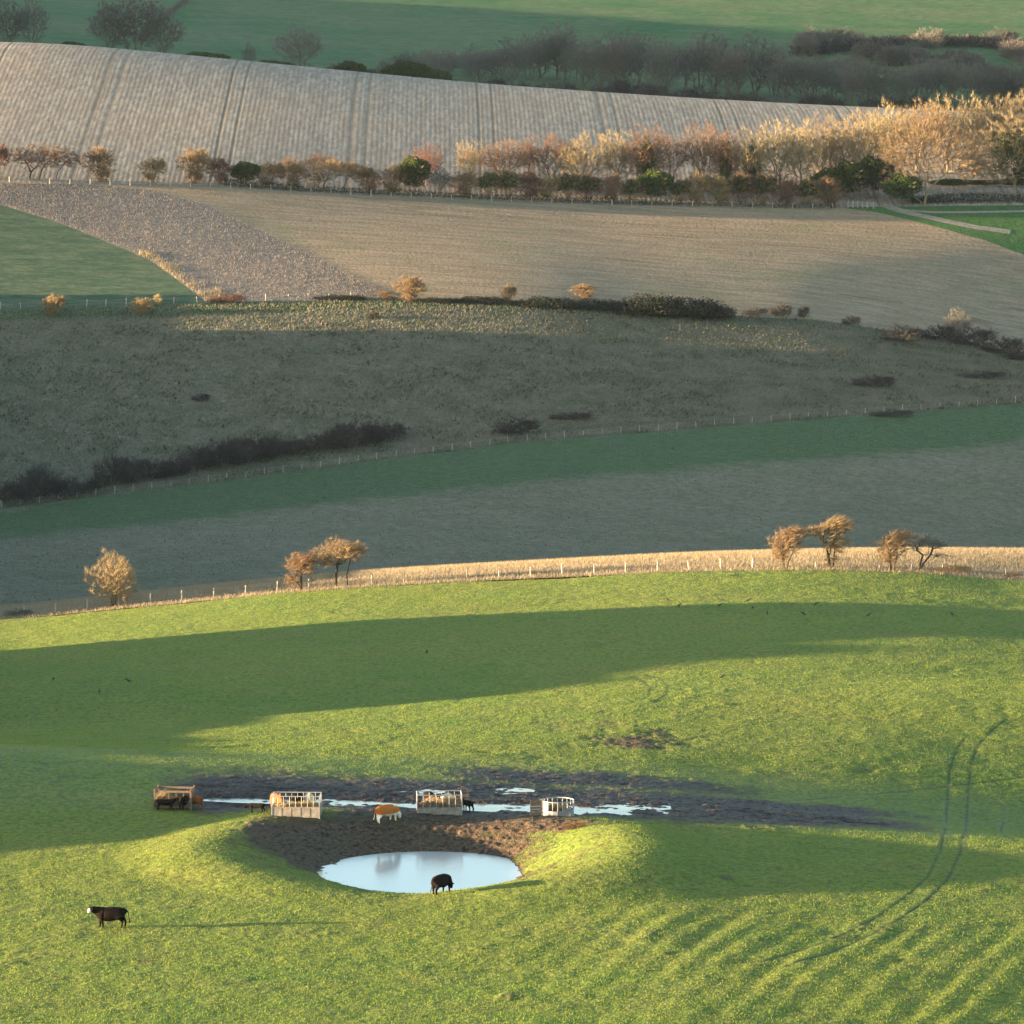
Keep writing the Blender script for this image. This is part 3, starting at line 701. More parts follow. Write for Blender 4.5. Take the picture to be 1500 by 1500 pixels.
mkproto('evergreen', 'evergreen_bush', 'bark_dark', seed=33, env=[(0,0,2.6,1.9,1.6,1.9,3)], stems=[[(0,0,-.2),(0,0,1.2)],[(.3,0,-.2),(.5,0,1.3)]], npts=160, ntw=4, tl=.4, tw=.04, ivy=([(0,0,3.0,1.9,1.6,1.5),(.9,0,3.2,1.1,1.0,.9),(-1.0,0,2.6,1.1,1.0,1.1),(0,0,1.6,1.2,1.1,.7)], 5200, .15), wind=(.3,0,.3))
# tall bare trees
def tall(key, sd, h, w, n=520, stems=None, ivy=None, name='bare_tree', tm='bark', **k):
    env = [(0,0,h*.62,w*.46,w*.42,h*.34,3),(-w*.22,0,h*.5,w*.26,w*.3,h*.2,1),(w*.24,0,h*.55,w*.26,w*.3,h*.24,1),(0,0,h*.34,w*.3,w*.3,h*.2,.8)]
    kw = dict(ntw=10, tl=.85, tw=.05, wind=(.15,0,.55), outw=.8, bal=.55, r0=.024, thick=.07); kw.update(k)
    mkproto(key, name, tm, seed=sd, env=env, stems=stems or [[(0,0,-.3),(.1,0,h*.14),(0,0,h*.28)],[(.5,.3,-.3),(.8,.3,h*.16),(1.3,.4,h*.3)],[(-.5,.2,-.3),(-.9,.2,h*.15),(-1.3,.3,h*.28)]], npts=n, ivy=ivy, **kw)
tall('tall0', 41, 14, 10); tall('tall1', 42, 15, 9); tall('tall2', 43, 13, 12)
tall('tallivy', 44, 14, 10, ivy=([(0,0,6,1.6,1.4,4.5),(1.6,0,5,1.0,1.0,3.0),(-1.6,0,6.5,1.1,1.0,2.6)], 4200, .22))
mkproto('oak', 'spreading_oak', 'bark_pale', seed=51, env=[(0,0,11.5,9.2,6,6.2,3),(-5,0,8,5.0,4,4,1.2),(6,0,9,5,4,4,1.2),(0,0,15,6,4.5,3.6,1.2),(-6.5,0,5,3.2,3,2.5,.4)], stems=[[(-1.2,0,-.3),(-.9,0,1.8),(.3,0,3.6),(2.4,0,5.6)],[(-.9,0,1.8),(-1.0,0,4.4),(-2.8,0,7.5)]], npts=1000, ntw=12, tl=.85, tw=.055, wind=(.1,0,.5), outw=1.1, bal=.35, r0=.026, thick=.08)
mkproto('oakivy', 'spreading_oak', 'bark_pale', seed=52, env=[(0,0,11,9,6,7.5,3),(-6,0,7,5,4,4,1.2),(5,0,9,5,4,5,1.2)], stems=[[(0,0,-.3),(0,0,3.2),(.5,0,6.6)],[(0,0,3.2),(-2.8,0,6.5)]], npts=900, ntw=12, tl=.85, tw=.055, wind=(0,0,.5), outw=1.1, bal=.35, r0=.026, thick=.08, ivy=([(1,0,9,5.5,3.5,5.0),(-2,0,11,3,2.5,3),(3,0,5,4,3,3)], 5200, .26))
# dark scrub
for i, sd in enumerate((61, 62)):
    mkproto('scrub%d' % i, 'thorn_scrub', 'bark_dark', seed=sd, env=[(0,0,1.9,2.6,2.2,1.9,3),(1.2,0,2.3,1.4,1.2,1.2,1),(-1.4,0,1.2,1.6,1.4,1.1,1)], stems=stemset(7,1.2,.7,gg), npts=420, ntw=8, tl=.7, tw=.05, wind=(.1,0,.8))
mkproto('bramble', 'bramble_thicket', 'bark_dark', 'bramble', seed=63, env=[(0,0,1.1,3.2,2.2,1.3,3),(1.8,0,1.3,2.0,1.6,1.1,1),(-2.0,0,.9,1.8,1.6,.9,1)], stems=stemset(6,1.8,.4,gg), npts=260, ntw=6, tl=.45, tw=.05, wind=(.1,0,.5), ivy=([(0,0,1.0,3.2,2.2,1.3),(1.8,0,1.1,2.0,1.6,1.2),(-2.0,0,.8,1.9,1.6,1.0)], 5200, .12))

# ---- hawthorns along the crest fence
place('haw_round', 168, 0, 68, 79, 'twig_haw', 'round russet hawthorn standing alone at the left end of the crest fence', 'tree', 'hawthorns along the crest fence', xy=(float(xcol(168, 484.)), 484.))
def crest(key, px, w, h, label, dy=2.5, mat='twig_haw', rz=0):
    y = 480+dy; return place(key, px, 0, w, h, mat, label, 'tree', 'hawthorns along the crest fence', xy=(float(xcol(px, y)), y), rz=rz)
crest('haw_small', 441, 46, 56, 'smaller russet hawthorn on the left of the domed pair, brush round its foot')
crest('haw_dome', 498, 72, 70, 'domed hawthorn with three bare trunks, right of the smaller one', 3.5)
crest('haw_lean', 1149, 52, 62, 'hawthorn leaning right, leftmost of the right-hand crest group')
crest('haw_wild', 1214, 60, 77, 'tallest wind-torn hawthorn of the right-hand crest group', 3)
crest('haw_lean', 1305, 52, 60, 'bushy hawthorn whose twigs reach the ground, left of the open dark one', 2.5, rz=.5)
crest('haw_open', 1346, 62, 54, 'thin dark open hawthorn, last tree at the right of the crest', 5, 'twig_grey')
def mound(px, row, w, h, mat, label, cat='bush', group=None, key='bramble', ymin=232., dy=0, xy=None, name=None): return place(key, px, row, w, h, mat, label, cat, group, ymin=ymin, dy=dy, xy=xy, name=name)
for px, w, h, lb in ((1392, 62, 13, 'low russet bramble mound at the right end of the crest fence'), (30, 40, 12, 'low brown bramble mound at the far left of the crest'), (1478, 30, 7, 'small brown clump in the dry grass at the right edge')):
    o = place('scrub0', px, 0, w, h, 'twig_haw' if px > 1000 else 'twig_grey', lb, 'bush', xy=(float(xcol(px, 483.)), 483.), name='bramble_mound')
place('scrub1', 840, 1214, 34, 12, 'twig_gold', 'small orange shrub on the far rim of the dew pond', 'bush', name='small_shrub')

# ---- boundary of crop field and brown field (half way up)
BG = 'sunlit bushes along the mid-slope boundary'
for px, row, w, h, key, mat, lb in [
  (80,463,33,31,'bush0','twig_gold','round golden bush with a brown skirt near the left edge, below the crop field fence'),
  (210,461,32,24,'bush1','twig_gold','squat golden bush below the crop field fence, second from the left'),
  (233,447,12,16,'bush2','twig_pale','tiny pale upright bush just right of the squat golden one'),
  (601,442,42,36,'bush1','twig_gold','largest golden bush on the mid-slope boundary where the grey stubble ends'),
  (565,438,22,12,'bush2','twig_red','low reddish bush left of the largest golden bush'),
  (745,443,22,25,'bush0','twig_gold','narrow golden bush on the boundary between the two wider golden ones'),
  (855,438,34,22,'bush2','twig_gold','pale orange bush nearest the big black bramble thicket'),
  (335,445,54,15,'scrub0','twig_red','long low reddish shrub at the foot of the green crop field')]:
    place(key, px, row, w, h, mat, lb, 'bush', BG, ymin=700, name='golden_bush' if mat != 'twig_red' else 'reddish_bush')
for px, row, w, h, mat, lb in [
  (500,440,70,9,'twig_dark','low dark brush strip left of the largest golden bush'),(640,445,60,9,'twig_dark','low dark brush right of the largest golden bush'),
  (700,446,80,12,'twig_dark','dark brush left of the narrow golden bush'),(800,452,90,18,'twig_dark','dark brush between the narrow and the pale orange bush'),
  (870,455,80,18,'twig_dark','dark brush between the pale orange bush and the black thicket')]:
    place('bramble', px, row, w, h, mat, lb, 'bush', 'dark brush along the mid-slope boundary', ymin=700, name='low_brush')
for px, row, w, h, lb in [(950,463,92,34,'high left end of the black bramble thicket on the mid-slope boundary'),(1010,466,90,32,'middle of the black bramble thicket on the mid-slope boundary'),(1045,468,60,22,'tapering right end of the black bramble thicket on the mid-slope boundary')]:
    place('bramble', px, row, w, h, 'twig_dark', lb, 'bush', 'black bramble thickets on the boundary', ymin=700)
for i, (px, row, w, h, key, lb) in enumerate([
  (1107,463,36,13,'scrub0','small dark thorn just right of the black thicket'),(1145,464,30,18,'scrub1','dark thorn on the brown field edge, second right of the thicket'),
  (1177,466,16,20,'scrub0','narrow upright dark thorn on the brown field edge'),(1247,477,26,14,'scrub1','lone dark low thorn on the brown field edge'),
  (1322,503,60,26,'scrub0','dark thorn left of the bare grey tree on the slope'),
  (1375,500,50,24,'scrub1','dark thorn at the foot of the bare grey tree'),(1425,508,70,30,'scrub0','broad dark thorn right of the bare grey tree'),
  (1470,520,60,26,'scrub1','dark thorn near the right edge below the brown field'),(1505,530,60,26,'scrub0','dark thorn cut by the right edge below the brown field'),
  (1282,568,60,18,'scrub1','dark thorn patch alone on the right of the rough slope'),(1440,556,70,14,'scrub0','faint low thorn patch near the right edge of the rough slope'),
  (295,588,26,12,'scrub1','small dark thorn alone on the left of the rough slope'),(548,468,16,12,'scrub0','tiny dark thorn below the largest golden bush'),
  (760,638,64,26,'scrub0','dark thorn on the lower fence in the middle of the picture'),(838,616,60,12,'scrub1','low thorn patch just above the lower fence'),(1310,612,60,12,'scrub0','low thorn patch by the lower fence, right')]):
    place(key, px, row, w, h, 'twig_dark', lb, 'bush', 'dark thorns scattered on the rough slope', ymin=660)
place('tall2', 1402, 502, 40, 50, 'twig_grey', 'bare grey tree standing in the dark thorns right on the slope', 'tree', ymin=700)
LOWS = [(5,738,50,34),(38,735,50,40),(62,728,44,50),(100,730,46,30),(135,722,30,22),(165,712,40,46),(190,708,50,36),(222,702,46,30),(255,698,44,28),(290,690,50,38),(318,684,46,40),(345,680,50,40),(372,676,44,40),(398,672,44,36),(428,668,40,28),(462,662,46,26),(492,658,46,32),(520,655,50,38),(548,650,46,34),(574,644,36,26)]
for i, (px, row, w, h) in enumerate(LOWS):
    lb = 'dark leafless thorn in the scrub belt above the lower fence'
    if i in (0,): lb = 'dark thorn cut by the left edge at the start of the scrub belt'
    if i == 2: lb = 'tallest dark thorn near the left end of the scrub belt'
    if i == 5: lb = 'tall dark thorn after the gap in the scrub belt'
    if i == 19: lb = 'last dark thorn at the right end of the scrub belt'
    place('scrub%d' % (i % 2), px, row, w*1.25, h, 'twig_dark', lb, 'bush', 'dark thorns of the scrub belt', ymin=640, rz=(i*1.3) % 6.28)

# ---- far hedge in front of the striped field
FH = 'bushes of the far hedge'
H = [(-6,40,48,'bush0','twig_red','reddish bush cut by the left edge in the far hedge'),
 (62,100,53,'umbrella','twig_red','wide flat-topped hawthorn with several trunks near the left edge'),
 (148,42,48,'bush2','twig_gold','golden bush standing alone right of the flat-topped hawthorn'),
 (226,36,38,'bush0','twig_gold','small golden bush alone between two gaps in the far hedge'),
 (288,46,48,'bush1','twig_gold','round golden bush, left one of a touching pair'),
 (323,34,42,'bush2','twig_red','darker bush touching the round golden one'),
 (362,38,34,'evergreen','twig_gold','small dark-topped bush on a short trunk in the far hedge'),
 (396,42,38,'bush0','twig_gold','golden bush just right of the small dark-topped one'),
 (432,38,38,'bush1','twig_gold','golden bush just left of the spreading hawthorn'),
 (490,84,50,'spread','twig_gold','broad spreading hawthorn with low forked trunks in the far hedge'),
 (540,34,42,'bush2','twig_gold','upright golden bush right of the spreading hawthorn'),
 (578,40,40,'bush0','twig_gold','golden bush tucked left of the dark green bush'),
 (608,42,52,'evergreen','twig_gold','dark green round bush with a lit top, alone among golden ones'),
 (645,26,44,'tall2','twig_grey','thin bare sapling in the gap right of the dark green bush'),
 (680,40,40,'bush1','twig_gold','golden bush that opens the closed part of the hedge'),
 (716,34,42,'ivybush0','twig_gold','ivy covered bush, first of the closed hedge'),(744,34,40,'ivybush1','twig_gold','ivy covered bush, second of the closed hedge'),
 (775,38,40,'bush2','twig_red','grey-brown bush under the reddish trees'),(803,34,38,'bush0','twig_gold','golden bush left of the ivy mound under the reddish trees'),
 (832,42,42,'ivybush0','twig_gold','broad ivy mound under the pale trees'),(862,38,40,'ivybush1','twig_red','darker ivy mound touching the broad one'),
 (895,36,40,'bush1','twig_red','brown bush between two ivy mounds'),(926,36,38,'ivybush1','twig_gold','ivy bush left of the round dark green bush'),
 (961,46,44,'evergreen','twig_gold','round dark green bush in the closed hedge'),(996,36,38,'ivybush0','twig_gold','ivy bush right of the round dark green bush'),
 (1022,38,46,'bush0','twig_gold','golden bush with a dense lit head, left of the field hedge middle'),(1052,38,42,'bush2','twig_gold','golden bush under the tree with red twigs'),
 (1084,44,44,'ivybush1','twig_red','wide brown and ivy bush under the ivy clad tree'),(1118,42,44,'ivybush0','twig_gold','ivy bush under the pale tall trees'),
 (1150,40,42,'bush1','twig_red','brown bush in the shade of the pale tall trees'),(1180,40,44,'ivybush1','twig_gold','ivy bush near the white posts'),
 (1210,40,46,'bush2','twig_gold','tall golden bush near the white posts')]
for px, w, h, key, mat, lb in H:
    y = float(B8(np.array(px*1.)))+1.5
    place(key, px, 0, w*1.02, h*(.9+.22*((px*7) % 10)/10), mat, lb, 'bush' if key != 'tall2' else 'tree', FH, xy=(float(xcol(px, y)), y))
for px, w, h, dy, lb in [(1243,52,66,6,'dark evergreen behind the white posts'),(1278,54,72,7,'taller dark evergreen right of the white posts'),(1322,50,46,1,'square dark evergreen at the foot of the big pale oak'),(1215,46,56,8,'dark evergreen left of the white posts'),
                         (1395,60,40,16,'dark evergreen under the right side of the big oak'),(1440,60,38,17,'dark evergreen between the two oaks'),(1490,60,40,16,'dark evergreen at the right edge under the ivy oak')]:
    y = float(B8(np.array(px*1.)))+dy; place('evergreen', px, 0, w, h, 'twig_grey', lb, 'bush', 'dark evergreens by the field corner', xy=(float(xcol(px, y)), y), top=float(m3(px))-h)
BT = 'bare trees behind the far hedge'
TT = [(425,70,50,'tall2','twig_red',14,'low reddish tree left of the spreading hawthorn'),(470,80,56,'tall0','twig_red',15,'low reddish tree behind the spreading hawthorn'),(520,50,48,'tall1','twig_red',16,'faint reddish tree right behind the spreading hawthorn'),
 (625,66,76,'tall2','twig_red',10,'reddish tree behind the lone dark green bush'),(688,60,84,'tall0','twig_pale',12,'pale narrow tree standing right of the sapling'),
 (738,74,88,'tall2','twig_red',14,'reddish tree, first of the closed row'),(775,70,94,'tall1','twig_red',16,'reddish tree, second of the closed row'),(812,66,98,'tall0','twig_red',12,'reddish tree beside the wide pale one'),
 (858,86,100,'tall2','twig_pale',9,'wide pale yellow tree with visible limbs'),(905,76,106,'tall0','twig_pale',14,'pale tree touching the wide pale yellow one'),(946,74,114,'tallivy','twig_red',10,'reddish tree with ivy on its trunks'),(980,56,104,'tall1','twig_red',16,'narrow reddish tree right of the ivy trunks'),
 (1030,70,118,'tall2','twig_red',14,'reddish tree right of the last visible tramline'),(1062,60,112,'tallivy','twig_red',10,'dark ivy clad tree in the right half of the row'),
 (1100,66,112,'tallivy','twig_pale',9,'pale tree wrapped in ivy'),(1140,84,124,'tall0','twig_pale',14,'tall pale tree with fine upright twigs'),(1172,60,118,'tall1','twig_pale',10,'tall pale tree with upright narrow crown'),
 (1205,80,132,'tall2','twig_pale',18,'tall pale tree behind the hedge end'),(1235,70,128,'tall1','twig_pale',13,'tall pale tree above the white posts'),(1268,80,140,'tall0','twig_pale',20,'tall pale tree left behind the big oak')]
for px, w, h, key, mat, dy, lb in TT:
    y = float(B8(np.array(px*1.)))+dy; place(key, px, 0, w, h, mat, lb, 'tree', BT, xy=(float(xcol(px, y)), y), rz=(px % 7)*.9, top=float(m3(px))-h)
for px, w, h, key, dy in [(1300,80,150,'tall1',26),(1340,90,150,'tall2',30),(1385,80,160,'tall0',32),(1425,90,158,'tall1',34),(1460,80,160,'tall0',33),(1495,90,162,'tall2',34),(1530,80,160,'tall1',33),(1565,90,150,'tall0',30)]:
    y = float(B8(np.array(px*1.)))+dy; place(key, px, 0, w, h, 'twig_pale', 'tall pale leafless tree standing behind the two oaks', 'tree', 'pale trees behind the oaks', xy=(float(xcol(px, y)), y), rz=px*.7, top=float(m3(px))-h)
y = float(B8(np.array(1352.)))+2; place('oak', 1362, 0, 150, 132, 'twig_pale', 'big pale oak with a leaning forked trunk in front of the wood', 'tree', 'oaks at the field corner', xy=(float(xcol(1362, y)), y), top=160)
y += 8; place('oakivy', 1484, 0, 140, 130, 'twig_pale', 'big oak with ivy in its crown at the right edge', 'tree', 'oaks at the field corner', xy=(float(xcol(1484, y)), y), top=168)

# ---- far wood beyond the striped field
g = np.random.default_rng(77)
def far(key, px, w, h, y, mat, lb, cat='tree', group='bare trees of the far wood', name=None, rz=0, top=None):
    return place(key, px, 0, w, h, mat, lb, cat, group, xy=(float(xcol(px, y)), y), rz=rz, name=name, top=top)
for px, w, h, lb in [(15,60,62,'pale grey tree at the top left corner'),(52,44,64,'grey tree with pale trunk, second from the top left corner'),(165,60,66,'leftmost grey tree of the round clump at the top left'),
   (200,90,84,'biggest grey tree of the round clump at the top left'),(240,60,62,'right-hand grey tree of the round clump at the top left'),(440,66,58,'lone grey tree beyond the middle of the striped field'),(367,20,26,'small grey tree left of the lone one')]:
    far(['tall2','tall0','tall1'][px % 3], px, w, h, 1140, 'twig_grey', lb, top=float(m5(px))-h)
for k in range(46):
    px = 560+k*21+g.uniform(-8, 8); h = g.uniform(56, 88) if px < 1150 else g.uniform(55, 74)
    y = g.uniform(1148, 1185)
    far(['tall0','tall1','tall2'][k % 3], px, g.uniform(55, 85), h, y, 'twig_grey', 'grey leafless tree in the far wood beyond the striped field', rz=g.uniform(0, 6), top=float(np.interp(px, [560, 680, 760, 860, 1000, 1130, 1200, 1500], [88, 72, 48, 42, 55, 62, 88, 96]))+g.uniform(-10, 14))
for k in range(50):
    px = 470+k*21+g.uniform(-8, 8); far('scrub%d' % (k % 2), px, g.uniform(40, 60), g.uniform(18, 34), g.uniform(1126, 1145), 'twig_dark', 'dark undergrowth bush along the foot of the far wood', 'bush', 'undergrowth of the far wood', rz=g.uniform(0, 6))
for px, w, h, lb in [(108,40,24,'dark bush in the dip left of the round clump'),(300,70,26,'dark bush in the dip right of the round clump'),(515,40,34,'dark green evergreen at the left end of the far wood'),(598,60,42,'largest dark green evergreen of the far wood'),(640,40,34,'dark green evergreen right of the largest one'),(400,60,24,'dark bush left below the lone grey tree')]:
    far('evergreen', px, w, h, 1130, 'twig_dark', lb, 'bush', 'dark evergreens of the far wood')
for k in range(30):
    px = 1165+k*12.5+g.uniform(-8, 8); far('scrub%d' % (k % 2), px, g.uniform(40, 70), g.uniform(18, 34), g.uniform(1215, 1300), 'twig_grey', 'grey scrub bush on the slope between the far wood and the overgrown hedge', 'bush', 'scrub on the far slope', rz=g.uniform(0, 6))
def hedge_run(name, pts, ymin, hgt, dep, n, mat, label, size=.35):
    p = np.array(pts, float); w = unproj(p[:, 0], p[:, 1], ymin); g = np.random.default_rng(len(pts)+n)
    t = g.random(n)*(len(w)-1); i = np.minimum(t.astype(int), len(w)-2); f = t-i
    x = w[i, 0]*(1-f)+w[i+1, 0]*f+g.normal(0, dep, n); y = w[i, 1]*(1-f)+w[i+1, 1]*f+g.normal(0, dep, n)
    hh = hgt*(.65+.5*vnoise(x/6, y*0, 8)); z = Z(x, y)+hh*g.random(n)
    Q = np.stack([x, y, z], -1); D = g.normal(size=(n, 3))+[0, 0, 1.2]
    v, fa = ribbons(Q, D, size*2*g.uniform(.5, 1.4, n), size*.7*g.uniform(.5, 1.4, n), g)
    return tag(link(name, fast_mesh(name, v, fa), M[mat]), label, 'hedge')
hedge_run('hedge', [(1165,82),(1230,76),(1300,68),(1370,66),(1440,68),(1520,76)], 1160, 3.2, 2.0, 9000, 'twig_dark', 'dark overgrown hedge crossing the far green hillside at the right', .5)
hedge_run('hedge', [(205,62),(225,42),(245,24),(265,10),(285,-6)], 1160, 1.6, .6, 2600, 'twig_grey', 'thin pale hedge climbing the green hillside at the top left', .35)
hedge_run('hedge', [(1330,298),(1380,297),(1440,296),(1520,296)], 860, 1.7, .8, 5000, 'bramble', 'low dark trimmed hedge under the oaks at the right', .2)
hedge_run('hedge', [(330,272),(420,279),(560,285),(700,291),(850,297),(1000,301),(1225,305)], 850, 1.2, .5, 9000, 'bramble', 'dark bramble bottom running along the foot of the far hedge', .2)

# ------------------------------------------------------------------ fences
def fence(pxs, yf, h, label, wires=(.5, .85, 1.05), ylook=None, tilt=0, wr=.012, pr=.055, mat='wood'):
    pts = []
    for px in pxs:
        y = float(yf(np.array(px*1.))); x = float(xcol(px, y)); pts.append(Vector((x, y, float(Z(x, y)))))
    root = empty('wire_fence', pts[0], 0, label, 'fence'); g = np.random.default_rng(len(pts))
    for i, p in enumerate(pts):
        b = MB(); q = p-pts[0]; hh = h*g.uniform(.88, 1.1); l = g.normal(0, .05, 2)
        if i % 6 == 0: hh *= 1.12
        b.tube(q+Vector((0, 0, -.3)), q+Vector((l[0]*hh, l[1]*hh, hh)), pr*(1.35 if i % 6 == 0 else 1), pr*.9*(1.35 if i % 6 == 0 else 1), 8)
        b.build('post', M[mat], root)
    b = MB()
    for w in wires:
        for a, c in zip(pts[:-1], pts[1:]): b.tube(a-pts[0]+Vector((0, 0, w)), c-pts[0]+Vector((0, 0, w)), wr, wr, 4)
    b.build('wire', M['wire'], root)
fence(list(np.arange(-10, 1530, 46.3)), lambda q: 483.2+0*q, 1.15, 'post and wire fence with pale posts along the crest of the pasture', pr=.075)
fence(list(np.arange(2, 1510, 27.5)), lambda q: B3(q)-.3, 1.15, 'thin post and wire fence below the scrub belt in the shaded valley', pr=.07)
fence([2,32,65,97,128,156,186,215,256,290,322,357,390,423,452,483,515], lambda q: B4(q)+.6, 1.25, 'post and wire fence along the foot of the crop field', pr=.075)
fence(list(np.arange(17, 1235, 29.3)), lambda q: B8(q)-1.2, 1.15, 'post and wire fence in front of the far hedge', pr=.07)
pf = [1241, 1248, 1255, 1262, 1269, 1278]; y0 = float(B8(np.array(1260.)))-1.0
r0_ = Vector((float(xcol(1241, y0)), y0, 0)); r0_.z = float(Z(r0_.x, y0)); root = empty('post_and_rail_fence', r0_, 0, 'short run of six white posts at the corner of the brown field', 'fence')
for i, px in enumerate(pf):
    x = float(xcol(px, y0)); z = float(Z(x, y0)); b = MB(); b.box((x-r0_.x, 0, z-r0_.z+.65), (.26, .2, 1.7)); b.box((x-r0_.x, 0, z-r0_.z+1.53), (.3, .24, .06)); b.build('post', M['white'], root)
b = MB(); xe = float(xcol(1278, y0)); ze = float(Z(xe, y0))-r0_.z
for hh in (.55, 1.1): b.tube((0, .13, hh), (xe-r0_.x, .13, ze+hh), .04, .04, 6)
b.build('rail', M['wood'], root)

# farm track at the right
def path_strip(name, pts, wid, mat, ymin, lift=.06):
    p = np.array(pts, float); w = unproj(p[:, 0], p[:, 1], ymin); t = np.linspace(0, len(w)-1, (len(w)-1)*8+1)
    x = np.interp(t, range(len(w)), w[:, 0]); y = np.interp(t, range(len(w)), w[:, 1]); dx, dy = np.gradient(x), np.gradient(y); L = np.hypot(dx, dy)
    V = []; 
    for s in np.linspace(-1, 1, 5):
        a, c = x-dy/L*wid*s/2, y+dx/L*wid*s/2; V.append(np.stack([a, c, Z(a, c)+lift], -1))
    V = np.stack(V, 1); n, m = V.shape[:2]; idx = np.arange(n*m).reshape(n, m)
    f = np.stack([idx[:-1, :-1], idx[1:, :-1], idx[1:, 1:], idx[:-1, 1:]], -1).reshape(-1, 4)
    me = fast_mesh(name, V.reshape(-1, 3), f, True); o = link(name, me, mat); o['kind'] = 'structure'
M['path'] = grass_ground('chalk_track', (.34,.29,.22), (.28,.24,.18), (.20,.19,.12), 8, 2, .6, .05)
path_strip('farm_track', [(1300,303),(1325,311),(1350,317),(1385,325),(1430,334),(1480,341)], 3.0, M['path'], 850)
path_strip('farm_track', [(1322,309),(1370,312),(1430,312),(1540,310)], 1.6, M['path'], 850, .09)

# ------------------------------------------------------------------ cattle
def coat_mat(name, base, base2, patch=None, amount=.5, face=(.62,.57,.48), scale=1.3, seed=0):
    t = NT(name); n = t.noise(9, 3, .6); c = t.mix(n, base, base2)
    if patch is not None:
        v = t.n('ShaderNodeMapping', i0=t.n('ShaderNodeTexCoord').outputs['Object'], i1=(seed, seed*.7, 0), i3=(1, .8, 1)).outputs[0]
        p = t.ramp(t.noise(scale, 2, .4, v), amount-.02, amount+.02)
        c = t.mix(p, c, patch)
    c = t.mix(t.attr('white'), c, face)
    t.bsdf(c, .9, t.bump(n, .01), .03); return t.m
M['coat_black'] = coat_mat('black_coat', (.006,.005,.005), (.014,.009,.007))
M['coat_brown'] = coat_mat('brown_coat', (.16,.06,.022), (.22,.085,.03))
M['coat_red'] = coat_mat('ginger_and_white_coat', (.34,.105,.022), (.42,.14,.03), (.75,.68,.55), .57, (.78,.72,.60), .9, 9)
M['coat_cream'] = coat_mat('cream_coat', (.50,.40,.26), (.42,.32,.20))
def cow_mesh(pose='stand', calf=False, white_face=False, white_legs=False, turn=0.0):
    leg = 1.0
    N = {}; E = []; RR = {}
    def nd(k, p, r, par=None):
        N[k] = p; RR[k] = r
        if par: E.append((par, k))
    b = 1.45 if not calf else 1.0
    nd('pelvis', (-.72,0,1.06), (.27*b,.29*b)); nd('rump', (-1.0,0,1.10), (.20*b,.23*b), 'pelvis')
    nd('loin', (-.35,0,1.0), (.33*b,.35*b), 'pelvis'); nd('belly', (.05,0,.93), (.36*b,.39*b), 'loin'); nd('chest', (.45,0,.95), (.30*b,.37*b), 'belly'); nd('sh', (.72,0,1.03), (.24*b,.32*b), 'chest')
    if pose == 'stand': path = [(1.0,.05*turn,1.22),(1.22,.22*turn,1.33),(1.36,.42*turn,1.30),(1.62-.14*abs(turn),.62*turn,1.12)]
    elif pose == 'low': path = [(1.0,.03,.95),(1.2,.06,.68),(1.32,.08,.46),(1.46,.08,.16)]
    else: path = [(1.02,.03,1.06),(1.26,.05,.92),(1.44,.06,.80),(1.68,.06,.58)]
    for k, p, r in zip(('neck','neck2','head','muzzle'), path, ((.17*b,.23*b),(.165,.21),(.16,.18),(.11,.115))):
        nd(k, p, r, {'neck':'sh','neck2':'neck','head':'neck2','muzzle':'head'}[k])
    hp = Vector(path[2]); hd = (Vector(path[3])-hp).normalized(); side = hd.cross(Vector((0,0,1))).normalized()
    for i, s in enumerate((-1, 1)):
        e = hp-hd*.05+side*s*.2+Vector((0,0,.05)); e2 = hp-hd*.08+side*s*.36+Vector((0,0,.03)); nd('ear%d' % i, tuple(e), (.045,.045), 'head'); nd('eart%d' % i, tuple(e2), (.03,.05), 'ear%d' % i)
    st = (.10, -.08)
    for i, s in enumerate((-1, 1)):
        o = st[i]
        nd('f1%d' % i, (.60+o*.3,s*.21,.70), (.115*b,.13*b), 'sh'); nd('f2%d' % i, (.62+o,s*.19,.43), (.085,.09), 'f1%d' % i); nd('f3%d' % i, (.60+o*1.3,s*.19,.14), (.064,.066), 'f2%d' % i); nd('f4%d' % i, (.64+o*1.4,s*.19,.02), (.062,.06), 'f3%d' % i)
        nd('h1%d' % i, (-.72-o*.2,s*.21,.82), (.17*b,.20*b), 'pelvis'); nd('h2%d' % i, (-.78-o*.6,s*.2,.62), (.10*b,.11*b), 'h1%d' % i); nd('h3%d' % i, (-.93-o,s*.19,.44), (.085,.10), 'h2%d' % i); nd('h4%d' % i, (-.88-o*1.1,s*.19,.13), (.064,.066), 'h3%d' % i); nd('h5%d' % i, (-.83-o*1.1,s*.19,.02), (.062,.06), 'h4%d' % i)
    nd('t1', (-1.19,0,1.20), (.04,.045), 'rump'); nd('t2', (-1.27,.02,.85), (.026,.026), 't1'); nd('t3', (-1.30,.06,.52), (.024,.024), 't2'); nd('t4', (-1.36,.1,.32), (.045,.045), 't3')
    keys = list(N); ix = {k: i for i, k in enumerate(keys)}
    me = bpy.data.meshes.new('cow_frame'); me.from_pydata([N[k] for k in keys], [(ix[a], ix[c]) for a, c in E], [])
    ob = bpy.data.objects.new('cow_frame', me); COL.objects.link(ob)
    md = ob.modifiers.new('skin', 'SKIN'); md.use_smooth_shade = True
    for i, k in enumerate(keys): me.skin_vertices[0].data[i].radius = RR[k]; me.skin_vertices[0].data[i].use_root = (k == 'pelvis')
    sb = ob.modifiers.new('sub', 'SUBSURF'); sb.levels = 2; sb.render_levels = 2
    dg = bpy.context.evaluated_depsgraph_get(); dg.update(); out = bpy.data.meshes.new_from_object(ob.evaluated_get(dg)); bpy.data.objects.remove(ob)
    out.polygons.foreach_set('use_smooth', np.full(len(out.polygons), True))
